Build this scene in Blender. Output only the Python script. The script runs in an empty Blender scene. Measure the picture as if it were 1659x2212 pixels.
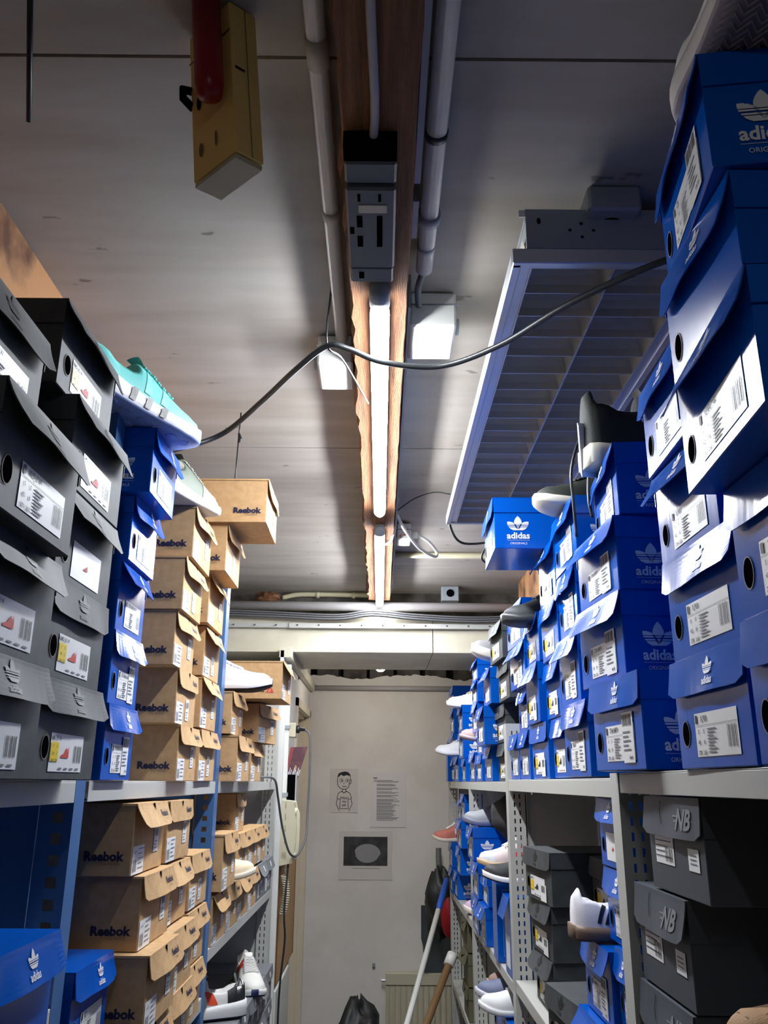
import bpy, bmesh, math, random
from mathutils import Vector, Matrix
random.seed(7)
PI = math.pi
SC = bpy.context.scene
COL = SC.collection
# ------------------------------------------------------------ camera (eye height is z = 0, floor 1.55 m below)
cd = bpy.data.cameras.new('camera'); cam = bpy.data.objects.new('camera', cd); COL.objects.link(cam)
cd.sensor_fit = 'HORIZONTAL'; cd.sensor_width = 36; cd.lens = 39.266; cd.clip_start = .02
cam.matrix_world = Matrix(((0.99996616, -0.00775418, -0.00274731, 0), (-0.00499625, -0.30713811, -0.95165184, 0),
                           (0.00653548, 0.95163336, -0.30716646, 0), (0, 0, 0, 1)))
SC.camera = cam
# ------------------------------------------------------------ world, exposure
w = bpy.data.worlds.new('world'); SC.world = w; w.use_nodes = True
w.node_tree.nodes['Background'].inputs[0].default_value = (.75, .8, 1, 1)
w.node_tree.nodes['Background'].inputs[1].default_value = .05
SC.view_settings.view_transform = 'Standard'; SC.view_settings.look = 'None'
SC.view_settings.exposure = 0.0; SC.view_settings.gamma = 1; SC.view_settings.use_curve_mapping = False
SC.cycles.use_denoising = True
SC.cycles.max_bounces = 8
TUBE = 162.0      # emission of the lit tubes
REAR_FILL = 24.0      # added unseen fill tube behind the camera, brightens faces turned to it
HALL = 260.0      # the lamp in the passage past the steel beam
# ------------------------------------------------------------ materials
MATS = {}
def mat(name, col, rough=.5, metal=0, emit=0, spec=.5, coat=0, bump=0, bscale=200, mix=None, mscale=8, stretch=(1, 1, 1), lo=.4, hi=.6, rvar=0):
    if name in MATS: return MATS[name]
    m = bpy.data.materials.new(name); m.use_nodes = True; nt = m.node_tree; b = nt.nodes['Principled BSDF']
    b.inputs['Base Color'].default_value = (*col, 1); b.inputs['Roughness'].default_value = rough
    b.inputs['Metallic'].default_value = metal; b.inputs['Specular IOR Level'].default_value = spec
    b.inputs['Coat Weight'].default_value = coat; b.inputs['Coat Roughness'].default_value = .12
    if emit:
        b.inputs['Emission Color'].default_value = (*col, 1); b.inputs['Emission Strength'].default_value = emit
    if bump or mix or rvar:
        tc = nt.nodes.new('ShaderNodeTexCoord'); mp = nt.nodes.new('ShaderNodeMapping'); mp.inputs['Scale'].default_value = stretch
        nt.links.new(tc.outputs['Object'], mp.inputs[0])
    if mix:
        n = nt.nodes.new('ShaderNodeTexNoise'); n.inputs['Scale'].default_value = mscale; n.inputs['Detail'].default_value = 7
        r = nt.nodes.new('ShaderNodeValToRGB'); r.color_ramp.elements[0].position = lo; r.color_ramp.elements[1].position = hi
        r.color_ramp.elements[0].color = (*mix, 1); r.color_ramp.elements[1].color = (*col, 1)
        nt.links.new(mp.outputs[0], n.inputs[0]); nt.links.new(n.outputs[0], r.inputs[0]); nt.links.new(r.outputs[0], b.inputs['Base Color'])
    if bump:
        n = nt.nodes.new('ShaderNodeTexNoise'); n.inputs['Scale'].default_value = bscale; n.inputs['Detail'].default_value = 3
        bp = nt.nodes.new('ShaderNodeBump'); bp.inputs['Strength'].default_value = bump; bp.inputs['Distance'].default_value = .004
        nt.links.new(mp.outputs[0], n.inputs[0]); nt.links.new(n.outputs[0], bp.inputs['Height']); nt.links.new(bp.outputs[0], b.inputs['Normal'])
    MATS[name] = m; return m
def S(r, g, b):      # sRGB 0-255 to linear
    f = lambda c: (c/255/12.92) if c/255 <= .04045 else ((c/255+.055)/1.055)**2.4
    return (f(r), f(g), f(b))
M_BLUE = mat('blue_card', S(3, 84, 184), .19, spec=.24, bump=.08, bscale=14, stretch=(1, 3, .6))
M_BLUEIN = mat('blue_card_matt', S(8, 50, 120), .6)
M_BLACK = mat('black_card', S(62, 66, 68), .62, mix=S(54, 57, 59), mscale=30)
M_BLACKL = mat('black_card_pressed', S(34, 36, 38), .5)
M_KRAFT = mat('kraft_card', S(196, 160, 116), .75, mix=S(186, 150, 106), mscale=60, spec=.25)
M_SLATE = mat('slate_card', S(66, 72, 80), .55)
M_GREYCARD = mat('grey_card', S(120, 122, 126), .6)
M_OLIVE = mat('olive_card', S(92, 90, 66), .65)
M_NAVYINK = mat('navy_ink', S(24, 26, 58), .6)
M_BLACKINK = mat('black_ink', S(22, 22, 26), .6)
M_REDINK = mat('red_ink', S(205, 60, 50), .6)
M_FAINT = mat('faint_grey_ink', S(120, 108, 92), .7)
M_WHITEINK = mat('white_ink', S(225, 228, 232), .4)
M_PALEINK = mat('pale_blue_ink', S(120, 160, 220), .5)
M_LABEL = mat('label_paper', S(236, 236, 234), .35, spec=.4)
M_YEL = mat('label_yellow', S(240, 208, 30), .4)
M_BAR = mat('label_grey_print', S(120, 122, 128), .6)
M_DARK = mat('dark_inside', S(8, 8, 10), .9, spec=0)
M_BSTEEL = mat('blue_painted_steel', S(66, 108, 160), .34, spec=.5)
M_GSTEEL = mat('grey_painted_steel', S(186, 186, 180), .42)
M_PANEL = mat('rack_panel_grey', S(150, 150, 148), .5)
M_CEIL = mat('whitewashed_board', S(178, 172, 164), .7, mix=S(160, 152, 142), mscale=3.5, stretch=(.6, 3, 1), lo=.35, hi=.65, bump=.08, bscale=30)
M_WOOD = mat('rough_timber', S(150, 100, 62), .8, mix=S(96, 60, 36), mscale=9, stretch=(14, .7, 14), lo=.3, hi=.7, bump=.6, bscale=60)
M_WOODS = mat('stained_timber', S(176, 128, 84), .8, mix=S(92, 58, 38), mscale=5, stretch=(3, 2, 2), lo=.32, hi=.55, bump=.4, bscale=50)
M_PIPE = mat('grey_plastic_pipe', S(176, 172, 172), .5)
M_PIPEY = mat('yellowed_pipe', S(196, 190, 158), .5)
M_WHITE = mat('white_plastic', S(226, 226, 220), .4)
M_GREYP = mat('grey_plastic', S(150, 156, 160), .4)
M_YELP = mat('yellowed_plastic', S(240, 206, 122), .45)
M_YELE = mat('yellowed_plastic_pale', S(196, 184, 150), .45)
M_RED = mat('red_plastic', S(150, 14, 30), .35)
M_CABLE = mat('black_rubber', S(36, 38, 40), .38)
M_GCABLE = mat('grey_cable', S(98, 98, 100), .5)
M_ALU = mat('aluminium', S(208, 202, 186), .45, metal=.7, bump=.15, bscale=9)
M_ALUF = mat('aluminium_frame', S(214, 216, 220), .4, metal=.6)
M_LAMP = mat('lit_tube', (.90, .94, 1), emit=TUBE)
M_FILL = mat('fill_tube_rear', (.92, .95, 1), emit=REAR_FILL)
M_BULB = mat('lit_bulb', (1, .93, .84), emit=HALL)
M_WALL = mat('white_plaster', S(232, 228, 222), .85, mix=S(224, 219, 212), mscale=4, bump=.3, bscale=25)
M_CREAM = mat('cream_gloss_paint', S(222, 210, 186), .4)
M_CONC = mat('rough_concrete', S(104, 98, 92), .9, mix=S(70, 66, 62), mscale=14, bump=.8, bscale=30)
M_BEAM = mat('painted_steel_beam', S(212, 207, 186), .5, mix=S(204, 198, 176), mscale=8, bump=.1, bscale=40)
M_BEAMB = mat('painted_beam_soffit', S(176, 178, 184), .6)
M_FLOOR = mat('grey_floor', S(112, 110, 106), .7, mix=S(94, 92, 90), mscale=6)
M_RAD = mat('radiator_cream', S(206, 200, 176), .4)
M_BEIGE = mat('beige_plastic', S(206, 200, 172), .4)
nt = M_CEIL.node_tree; pb = nt.nodes['Principled BSDF']; src = pb.inputs['Base Color'].links[0].from_socket     # small dark scuffs and knots
tc = nt.nodes.new('ShaderNodeTexCoord'); mp = nt.nodes.new('ShaderNodeMapping'); mp.inputs['Scale'].default_value = (.7, 1.6, 1); nz = nt.nodes.new('ShaderNodeTexNoise'); nz.inputs['Scale'].default_value = 17; nz.inputs['Detail'].default_value = 9
rp = nt.nodes.new('ShaderNodeValToRGB'); rp.color_ramp.elements[0].position = .69; rp.color_ramp.elements[0].color = (1, 1, 1, 1); rp.color_ramp.elements[1].position = .73; rp.color_ramp.elements[1].color = (.5, .48, .45, 1)
mx = nt.nodes.new('ShaderNodeMixRGB'); mx.blend_type = 'MULTIPLY'; mx.inputs[0].default_value = 1
nt.links.new(tc.outputs['Object'], mp.inputs[0]); nt.links.new(mp.outputs[0], nz.inputs[0]); nt.links.new(nz.outputs[0], rp.inputs[0]); nt.links.new(src, mx.inputs[1]); nt.links.new(rp.outputs[0], mx.inputs[2]); nt.links.new(mx.outputs[0], pb.inputs['Base Color'])
# ------------------------------------------------------------ mesh helpers
class MB:
    def __init__(s): s.v = []; s.f = []; s.m = []; s.mats = []
    def mi(s, m):
        if m not in s.mats: s.mats.append(m)
        return s.mats.index(m)
    def add(s, vs, fs, m):
        o = len(s.v); k = s.mi(m); s.v += [tuple(v) for v in vs]
        for f in fs: s.f.append(tuple(i+o for i in f)); s.m.append(k)
    def box(s, x0, x1, y0, y1, z0, z1, m):
        vs = [(x, y, z) for x in (x0, x1) for y in (y0, y1) for z in (z0, z1)]
        s.add(vs, [(0, 1, 3, 2), (4, 6, 7, 5), (0, 4, 5, 1), (2, 3, 7, 6), (0, 2, 6, 4), (1, 5, 7, 3)], m)
    def quad(s, a, b, c, d, m): s.add([a, b, c, d], [(0, 1, 2, 3)], m)
    def grid(s, P, m, closed_u=False, cap=False, mf=None):      # P[i][j]
        n, k = len(P), len(P[0]); o = len(s.v)
        for r in P: s.v += [tuple(p) for p in r]
        for i in range(n-1):
            for j in range(k if closed_u else k-1):
                j2 = (j+1) % k
                s.f.append((o+i*k+j, o+i*k+j2, o+(i+1)*k+j2, o+(i+1)*k+j)); s.m.append(s.mi(mf(i, j) if mf else m))
        if cap:
            s.f.append(tuple(o+j for j in range(k))[::-1]); s.m.append(s.mi(mf(0, 0) if mf else m))
            s.f.append(tuple(o+(n-1)*k+j for j in range(k))); s.m.append(s.mi(mf(n-2, 0) if mf else m))
    def tube(s, pts, r, m, seg=10, cap=True):
        pts = [Vector(p) for p in pts]; R = r if isinstance(r, (list, tuple)) else [r]*len(pts)
        P = []; up = None
        for i, p in enumerate(pts):
            t = (pts[min(i+1, len(pts)-1)]-pts[max(i-1, 0)]).normalized()
            if up is None:
                up = Vector((0, 0, 1)) if abs(t.z) < .9 else Vector((1, 0, 0))
            a = t.cross(up)
            if a.length < 1e-5: a = t.cross(Vector((0, 1, .1)))
            a.normalize(); b = a.cross(t).normalized(); up = b
            P.append([p+a*math.cos(q*2*PI/seg)*R[i]+b*math.sin(q*2*PI/seg)*R[i] for q in range(seg)])
        s.grid(P, m, closed_u=True, cap=cap)
    def build(s, name, parent=None, smooth=False, bevel=0, link=True):
        me = s.mesh(name, smooth, bevel)
        return put(name, me, parent)
    def mesh(s, name, smooth=False, bevel=0):
        me = bpy.data.meshes.new(name); me.from_pydata(s.v, [], s.f)
        for m in s.mats: me.materials.append(m)
        for p, k in zip(me.polygons, s.m): p.material_index = k
        bm = bmesh.new(); bm.from_mesh(me)
        if bevel:
            bmesh.ops.bevel(bm, geom=bm.edges[:], offset=bevel, segments=1, affect='EDGES', clamp_overlap=True)
        bmesh.ops.recalc_face_normals(bm, faces=bm.faces[:]); bm.to_mesh(me); bm.free()
        if smooth:
            for p in me.polygons: p.use_smooth = True
        me.update(); return me
def put(name, me, parent=None):
    o = bpy.data.objects.new(name, me); COL.objects.link(o)
    if parent: o.parent = parent
    return o
def thing(name, label, cat, loc=(0, 0, 0), rot=(0, 0, 0), group=None):
    o = bpy.data.objects.new(name, None); o.empty_display_size = .02; COL.objects.link(o)
    o.location = loc; o.rotation_euler = rot; return tag(o, label, cat, group)
def tag(o, label, cat, group=None):
    o['label'] = label; o['category'] = cat
    if group: o['group'] = group
    return o
def struct(mb, name, bevel=0, smooth=False):
    o = mb.build(name, bevel=bevel, smooth=smooth); o['kind'] = 'structure'; return o
def path(pts, n=8):       # Catmull-Rom through the points
    P = [Vector(p) for p in pts]; P = [P[0]*2-P[1]]+P+[P[-1]*2-P[-2]]; out = []
    for i in range(1, len(P)-2):
        for k in range(n):
            t = k/n; a, b, c, d = P[i-1:i+3]
            out.append(.5*((2*b)+(c-a)*t+(2*a-5*b+4*c-d)*t*t+(3*b-a-3*c+d)*t**3))
    return out+[P[-2]]
TXT = {}
def text2d(s, size, bold=0, shear=0):
    k = (s, size, bold, shear)
    if k in TXT: return TXT[k]
    cu = bpy.data.curves.new('t', 'FONT'); cu.body = s; cu.size = size; cu.align_x = 'CENTER'; cu.align_y = 'CENTER'
    cu.offset = bold; cu.resolution_u = 2; cu.shear = shear; cu.space_character = 1.0
    o = bpy.data.objects.new('t', cu); COL.objects.link(o); bpy.context.view_layer.update()
    me = o.to_mesh(); v = [(p.co.x, p.co.y) for p in me.vertices]; f = [tuple(p.vertices) for p in me.polygons]
    o.to_mesh_clear(); bpy.data.objects.remove(o); bpy.data.curves.remove(cu)
    TXT[k] = (v, f); return TXT[k]
class Face2D:             # draws flat print on a face: origin, right, up, out
    def __init__(s, mb, o, r, u): s.mb = mb; s.o = Vector(o); s.r = Vector(r); s.u = Vector(u); s.n = s.r.cross(s.u)
    def P(s, x, y, d=0): return s.o+s.r*x+s.u*y+s.n*d
    def rect(s, x0, x1, y0, y1, m, d=.0004): s.mb.quad(s.P(x0, y0, d), s.P(x1, y0, d), s.P(x1, y1, d), s.P(x0, y1, d), m)
    def poly(s, pts, m, d=.0004): s.mb.add([s.P(x, y, d) for x, y in pts], [tuple(range(len(pts)))], m)
    def text(s, t, x, y, size, m, bold=0, d=.0006, shear=0, sx=1):
        v, f = text2d(t, size, bold, shear); s.mb.add([s.P(x+a*sx, y+b, d) for a, b in v], f, m)
    def disc(s, x, y, rx, ry, m, d=.0005, n=18): s.poly([(x+rx*math.cos(k*2*PI/n), y+ry*math.sin(k*2*PI/n)) for k in range(n)], m, d)
    def ribbon(s, pts, wd, m, d=.0008):
        for (x0, y0), (x1, y1) in zip(pts, pts[1:]):
            dx, dy = x1-x0, y1-y0; L = math.hypot(dx, dy) or 1; a, b = -dy/L*wd/2, dx/L*wd/2; e, g = dx/L*wd*.3, dy/L*wd*.3
            s.poly([(x0+a-e, y0+b-g), (x0-a-e, y0-b-g), (x1-a+e, y1-b+g), (x1+a+e, y1+b+g)], m, d)
    def trefoil(s, cx, cy, wd, m, d=.0006):     # three leaves sliced by stripes
        N = 34; Ht = wd*.66
        def spans(y):                           # y in 0..1 of the height
            out = []
            Y = y*Ht
            # centre leaf
            t = (Y-Ht*.08)/(Ht*.92)
            if 0 <= t <= 1: out.append((-wd*.165*math.sin(PI*t)**.8, wd*.165*math.sin(PI*t)**.8))
            for sg in (-1, 1):                   # tilted leaves, found by scanning x
                xs = []
                for k in range(61):
                    x = sg*wd*.5*k/60; ax, ay = sg*math.sin(.88), math.cos(.88)
                    px, py = x, Y-Ht*.02; along = px*ax+py*ay; perp = abs(px*ay-py*ax); Ln = wd*.6
                    if 0 < along < Ln and perp < wd*.15*math.sin(PI*along/Ln)**.75: xs.append(x)
                if xs: out.append((min(xs), max(xs)))
            return out
        for i in range(N):
            y = (i+.5)/N
            if .30 < y < .355 or .20 < y < .25 or .41 < y < .455 or y < .04: continue
            for a, b in spans(y): s.rect(cx+a, cx+b, cy+Ht*i/N, cy+Ht*(i+1)/N, m, d)
# ------------------------------------------------------------ room shell
b = MB(); ys = [-1.5, -.47, .83, 2.13, 3.43, 3.98]
for i in range(5):
    g = .0035 if i == 2 else .0018
    b.box(-.95, .95, ys[i]+g, ys[i+1]-g, .87, .884, M_CEIL)
b.box(-.95, .95, -1.5, 3.98, .884, .90, M_WOODS); struct(b, 'ceiling')
b = MB(); b.box(-.95, .95, -1.5, 5.2, -1.6, -1.55, M_FLOOR); struct(b, 'floor')
b = MB(); b.box(-.98, -.90, -1.5, 3.70, -1.55, .9, M_CONC); struct(b, 'wall_left')
b = MB(); b.box(.90, .98, -1.5, 5.2, -1.55, .9, M_CONC); struct(b, 'wall_right')
b = MB(); b.box(-.98, .98, -1.6, -1.5, -1.55, .9, M_CONC); struct(b, 'wall_rear')
# wall at the end of the aisle with a ragged plaster edge, concrete and joists above
b = MB(); b.box(-.60, .95, 5.10, 5.2, -1.55, .55, M_WALL)
rr = random.Random(4); top = []; x = -.44
while x < .95: top.append((x, .585+.03*abs(math.sin(x*5.2+.6))+rr.uniform(-.006, .006))); x += .02
for (x0, z0), (x1, z1) in zip(top, top[1:]): b.add([(x0, 5.098, .55), (x1, 5.098, .55), (x1, 5.098, z1), (x0, 5.098, z0), (x0, 5.15, .55), (x1, 5.15, .55), (x1, 5.15, z1), (x0, 5.15, z0)], [(0, 1, 2, 3), (3, 2, 6, 7)], M_WALL)
struct(b, 'wall_back')
b = MB(); b.box(-.60, .95, 5.16, 5.24, .54, .75, M_CONC)
for k in range(9): b.box(-.40+k*.16, -.385+k*.16, 5.12, 5.17, .55, .70, M_DARK)
b.box(-.60, .95, 4.30, 5.2, .70, .75, M_CONC); struct(b, 'trim_1')
b = MB(); b.tube([(-.42, 5.075, .535), (.9, 5.075, .533)], .014, M_PIPE); tag(b.build('wall_pipe', smooth=True), 'thin grey pipe running along the back wall below the ragged plaster', 'pipe')
# wall with the doorway on the left past the racks
X = -.42
b = MB(); b.box(X-.30, X, 3.66, 4.30, -1.55, .42, M_WALL); b.box(X-.015, X, 3.66, 4.30, .42, .545, M_WALL); b.box(X-.30, X, 4.335, 4.4, .5, .70, M_WALL); b.box(X-.16, X, 4.30, 5.10, .40, .545, M_WALL); b.box(X-.16, X, 4.335, 5.10, .54, .70, M_WALL); b.box(X-.16, X, 5.04, 5.10, -1.55, .40, M_WALL)
b.box(X-.5, X-.16, 4.335, 5.2, -1.55, .7, M_WALL); b.box(X-.5, X-.16, 4.29, 4.335, -1.55, .545, M_WALL); b.box(-.95, X, 3.64, 3.66, -1.55, .42, M_WALL)
struct(b, 'wall_side')
b = MB(); b.box(X-.02, X+.03, 3.66, 5.08, .515, .56, M_BEAM); struct(b, 'trim_2')
b = MB(); b.box(X-.02, X+.012, 4.25, 4.30, -1.55, .40, M_CREAM); b.box(X-.02, X+.012, 5.03, 5.07, -1.55, .40, M_CREAM); b.box(X-.02, X+.012, 4.25, 5.07, .36, .40, M_CREAM)
b.box(X-.15, X-.02, 4.30, 4.315, -1.55, .36, M_CREAM); b.box(X-.15, X-.02, 5.02, 5.035, -1.55, .36, M_CREAM); b.box(X-.15, X-.02, 4.3, 5.03, .345, .36, M_CREAM)
d = struct(b, 'door_1')
b = MB(); b.box(X-.155, X-.11, 4.315, 5.02, -1.55, .345, M_CREAM); b.build('door_leaf', d, bevel=.002)
b = MB(); b.tube([(X+.005, 5.09, .02), (X+.005, 5.09, .11)], .009, M_ALUF); b.tube([(X+.005, 5.09, .11), (X+.005, 5.09, .14)], .004, M_ALUF)
tag(b.build('door_hinge', smooth=True), 'small grey metal hinge on the back wall beside the doorway', 'hinge')
# timbers and the painted steel beam
b = MB(); rr = random.Random(9); L = []; Rr = []
for i in range(131):
    y = -1.5+5.21*i/130; L.append((-.056+rr.uniform(-.004, .002)-(.008 if rr.random() < .06 else 0), y)); Rr.append((.041+rr.uniform(-.001, .001), y))
b.grid([[(l[0]+.002, l[1], .87), (l[0], l[1], .80), (l[0]+.004, l[1], .782), (0, l[1], .78), (r[0]-.002, r[1], .78), (r[0], r[1], .785), (r[0], r[1], .87)] for l, r in zip(L, Rr)], M_WOOD)
struct(b, 'trim_3')
b = MB(); b.box(-.69, -.605, -1.5, 1.95, .585, .87, M_WOODS); struct(b, 'trim_4', bevel=.003)
b = MB(); b.box(.625, .70, -1.5, 3.74, .70, .87, M_WOODS); struct(b, 'trim_5', bevel=.003)
b = MB(); b.box(-.9, .232, 3.74, 4.33, .549, .71, M_BEAM); b.box(.235, .9, 3.74, 4.33, .549, .71, M_BEAM)
b.box(-.9, .232, 3.736, 3.74, .549, .562, M_BEAM); b.box(.235, .9, 3.736, 3.74, .549, .562, M_BEAM); struct(b, 'trim_6', bevel=.0015)
b = MB(); b.box(-.9, -.41, 3.715, 3.735, .655, .675, M_GSTEEL); b.box(-.41, .9, 3.71, 3.73, .653, .675, M_GSTEEL)
for k in range(18): b.box(-.85+k*.095, -.842+k*.095, 3.706, 3.712, .662, .668, M_DARK)
tag(b.build('mounting_rail', bevel=.001), 'grey slotted metal rail screwed along the painted steel beam', 'rail')
b = MB(); b.box(-.9, .9, 3.98, 4.05, .70, .9, M_CONC); struct(b, 'trim_7')
# ------------------------------------------------------------ racks
def flange(mb, side, xa, y, z0, z1, m, wd, hole, cols, pitch):
    s = -1 if side == 'L' else 1
    xs = [0]
    for c in cols: xs += [c-hole[0]/2, c+hole[0]/2]
    xs.append(wd); zs = [z1]; z = z1-.02
    while z-hole[1] > z0+.01: zs += [z, z-hole[1]]; z -= pitch
    zs.append(z0)
    for i in range(len(xs)-1):
        for j in range(len(zs)-1):
            if i % 2 == 1 and j % 2 == 1: continue
            a, c = xa+s*xs[i], xa+s*xs[i+1]
            mb.quad((a, y, zs[j]), (c, y, zs[j]), (c, y, zs[j+1]), (a, y, zs[j+1]), m)
def upright(parent, side, xa, y0, y1, z1, m, hole, cols, pitch, z0=-1.55, panel=True, ptop=0):
    s = -1 if side == 'L' else 1; b = MB(); wd = .046
    flange(b, side, xa, y0, z0, z1, m, wd, hole, cols, pitch)
    b.quad((xa, y0, z0), (xa, y1, z0), (xa, y1, z1), (xa, y0, z1), m)          # front face of the angle
    b.quad((xa+s*.002, y1, z0), (xa+s*.002, y1, z1), (xa, y1, z1), (xa, y1, z0), m)
    b.quad((xa+s*wd, y0, z0), (xa+s*wd, y0+.01, z0), (xa+s*wd, y0+.01, z1), (xa+s*wd, y0, z1), m)
    b.build('upright', parent)
    b = MB(); xb = xa+s*.25; flange(b, side, xb, y0, z0, min(z1, .0), m, wd, hole, cols, pitch)
    b.quad((xb, y0, z0), (xb, y1, z0), (xb, y1, min(z1, 0)), (xb, y0, min(z1, 0)), m); b.build('upright', parent)
    if panel:
        b = MB(); xx = sorted((xa+s*.052, xa+s*.246)); b.box(xx[0], xx[1], y0+.012, y0+.015, z0, ptop-.03, m); b.build('side_panel', parent)
def shelf(parent, side, xa, y0, y1, z, m, h=.029):
    s = -1 if side == 'L' else 1; b = MB(); x1 = xa+s*.30; a, c = sorted((xa, x1))
    b.box(a, c, y0, y1, z-.002, z, m); a, c = sorted((xa, xa+s*.002)); b.box(a, c, y0, y1, z-h, z-.002, m)
    a, c = sorted((xa+s*.002, xa+s*.012)); b.box(a, c, y0, y1, z-h, z-h+.002, m)
    b.box(*sorted((x1, x1-s*.002)), y0, y1, z-h, z-.002, m)
    b.build('shelf', parent, bevel=.0006)
t = thing('shelving_rack', 'blue-post shelving rack with grey shelves along the left side', 'rack', (0, 0, 0), group='metal racks along the aisle')
upright(t, 'L', -.42, 1.222, 1.262, .556, M_BSTEEL, (.014, .014), [.0195], .0275); upright(t, 'L', -.42, 2.252, 2.297, .523, M_BSTEEL, (.012, .012), [.021], .0255)
for a in ((-.1, 1.215, 0), (1.27, 2.245, 0), (-.1, 1.215, -.2775), (1.27, 2.245, -.488), (-.1, 1.215, -.70), (1.27, 2.245, -.95)): shelf(t, 'L', -.418, a[0], a[1], a[2]-.0005, M_GSTEEL)
t = thing('shelving_rack', 'grey perforated shelving rack at the far left beside the wall phone', 'rack', group='metal racks along the aisle')
upright(t, 'L', -.42, 3.545, 3.60, .30, M_GSTEEL, (.004, .013), [.017, .033], .0225)
for z in (0, -.395, -.88): shelf(t, 'L', -.42, 2.30, 3.54, z-.0005, M_GSTEEL)
b = MB(); b.box(-.68, -.40, 3.612, 3.632, -1.55, .32, M_WHITE); b.build('end_panel', t)
t = thing('shelving_rack', 'long grey perforated shelving rack along the right side', 'rack', group='metal racks along the aisle')
for y0, y1, z1 in ((1.328, 1.372, .016), (2.47, 2.515, .163), (3.52, 3.562, .004), (4.585, 4.625, .004)): upright(t, 'R', .36, y0, y1, z1, M_GSTEEL, (.004, .012), [.0165, .031], .0215)
for y0, y1, z in ((.1, 1.322, .0165), (1.375, 2.465, .009), (2.518, 3.516, .005), (3.566, 4.58, .005), (.1, 1.322, -.506), (1.375, 2.465, -.4905), (2.518, 3.516, -.506), (3.566, 4.58, -.506),
                  (1.375, 2.465, -.95), (2.518, 3.516, -.856), (3.566, 4.58, -.912)): shelf(t, 'R', .361, y0, y1, z-.0005, M_GSTEEL)
# ------------------------------------------------------------ shoeboxes
D0, W0, H0 = .30, .20, .12
KIND = {'blue': (M_BLUE, .036, .042), 'black': (M_BLACK, .036, .042), 'kraft': (M_KRAFT, .004, .042), 'slate': (M_SLATE, .046, .05),
        'grey': (M_GREYCARD, .03, .04), 'olive': (M_OLIVE, .04, .045)}
CACHE = {}
def cached(k, fn):
    if k not in CACHE: CACHE[k] = fn()
    return CACHE[k]
# local frame: front face at x = 0 looking +x, box behind it at x < 0; y along the width, z up
def m_body(kind):
    b = MB(); m = KIND[kind][0]; b.box(-D0, 0, -W0/2, W0/2, 0, H0-.002, m); return b.mesh('body', bevel=.0012)
def m_lid(kind, var):
    m, sk, fl = KIND[kind]; b = MB(); W = W0/2+.0022; rnd = random.Random(var*13+len(kind))
    b.box(-D0-.002, .003, -W, W, H0-.0018, H0, m)
    b.box(-D0-.002, .001, -W, -W+.0016, H0-sk, H0-.001, m); b.box(-D0-.002, .001, W-.0016, W, H0-sk, H0-.001, m)
    b.box(-D0-.003, -D0-.0012, -W, W, H0-sk, H0-.001, m)
    bow = (.006, .013, .024, .010)[var]; lean = (0, .5, -.45, .9)[var]
    nu, nv = 12, 8; F = []; Bk = []
    for i in range(nv+1):
        t = i/nv; r1 = []; r2 = []
        for j in range(nu+1):
            q = -1+2*j/nu; cut = fl*(1-.16*max(0, abs(q)-.82)/.18*(abs(q) > .82)); wav = .0012*math.sin(q*5+var*2)
            out = .003+bow*t**1.3*(.62+.38*lean*q+.25*(1-q*q))+wav*t
            z = H0-cut*t*math.cos(min(.5, bow*8)); r1.append((out, q*W, z)); r2.append((out-.0015, q*W, z))
        F.append(r1); Bk.append(r2)
    b.grid(F, m); b.grid([r[::-1] for r in Bk], m)
    b.grid([F[-1], Bk[-1]], m)
    b.grid([[r[0] for r in F], [r[0] for r in Bk]], m); b.grid([[r[-1] for r in F], [r[-1] for r in Bk]], m)
    return b.mesh('lid')
def flap_out(kind, var, y, z):
    fl = KIND[kind][2]; bow = BOW[var]; lean = LEAN[var]; q = y/(W0/2+.0022); c = math.cos(min(.5, bow*8)); t = max(0, min(1, (H0-z)/(fl*c)))
    return .003+bow*t**1.3*(.62+.38*lean*q+.25*(1-q*q))+.0012*math.sin(q*5+var*2)*t
BOW = (.006, .013, .024, .010); LEAN = (0, .5, -.45, .9)
def flap_x(var, dz, fl=.042, q=0):
    bow = (.006, .013, .024, .010)[var]; t = dz/fl; return .003+bow*t**1.3*.87+.0016
def m_lidlogo(kind, var):
    b = MB(); f = Face2D(b, (0, 0, H0-.040), (0, 1, 0), (0, 0, 1))
    if kind == 'blue': f.trefoil(.018, .0155, .029, M_WHITEINK); f.text('adidas', .018, .009, .0115, M_WHITEINK, .0003)
    elif kind == 'black': f.trefoil(0, .013, .038, M_BLACKL); f.text('adidas', 0, .007, .011, M_BLACKL, .0002)
    elif kind == 'kraft':
        f.text('Reebok', .055, .020, .0155, M_NAVYINK, .0005); f.text('CLASSIC', .06, .010, .0055, M_FAINT)
        f.poly([(-.006, .039), (0, .026), (.006, .039)], M_DARK)
    elif kind == 'slate': f.text('NB', .05, .012, .034, M_GREYCARD, .0012, shear=.3); f.rect(.018, .032, .016, .018, M_GREYCARD); f.rect(.022, .032, .010, .012, M_GREYCARD); f.ribbon([(-.03, .034), (-.034, .02), (-.028, .006)], .0016, M_DARK)
    elif kind == 'grey': f.rect(-.012, .012, .012, .030, M_LABEL)
    elif kind == 'olive': f.poly([(-.03, .018), (-.02, .010), (.03, .030), (-.016, .017), (-.026, .024)], M_DARK)
    b.v = [(flap_out(kind, var, y, z)+.0011, y, z) for x, y, z in b.v]
    return b.mesh('lid_print')
def bars(f, x0, x1, y0, y1, n, m, seed=1):
    r = random.Random(seed); x = x0; st = (x1-x0)/n
    for k in range(n):
        if r.random() < .62: f.rect(x, x+st*r.uniform(.35, .9), y0, y1, m, .0009)
        x += st
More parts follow.
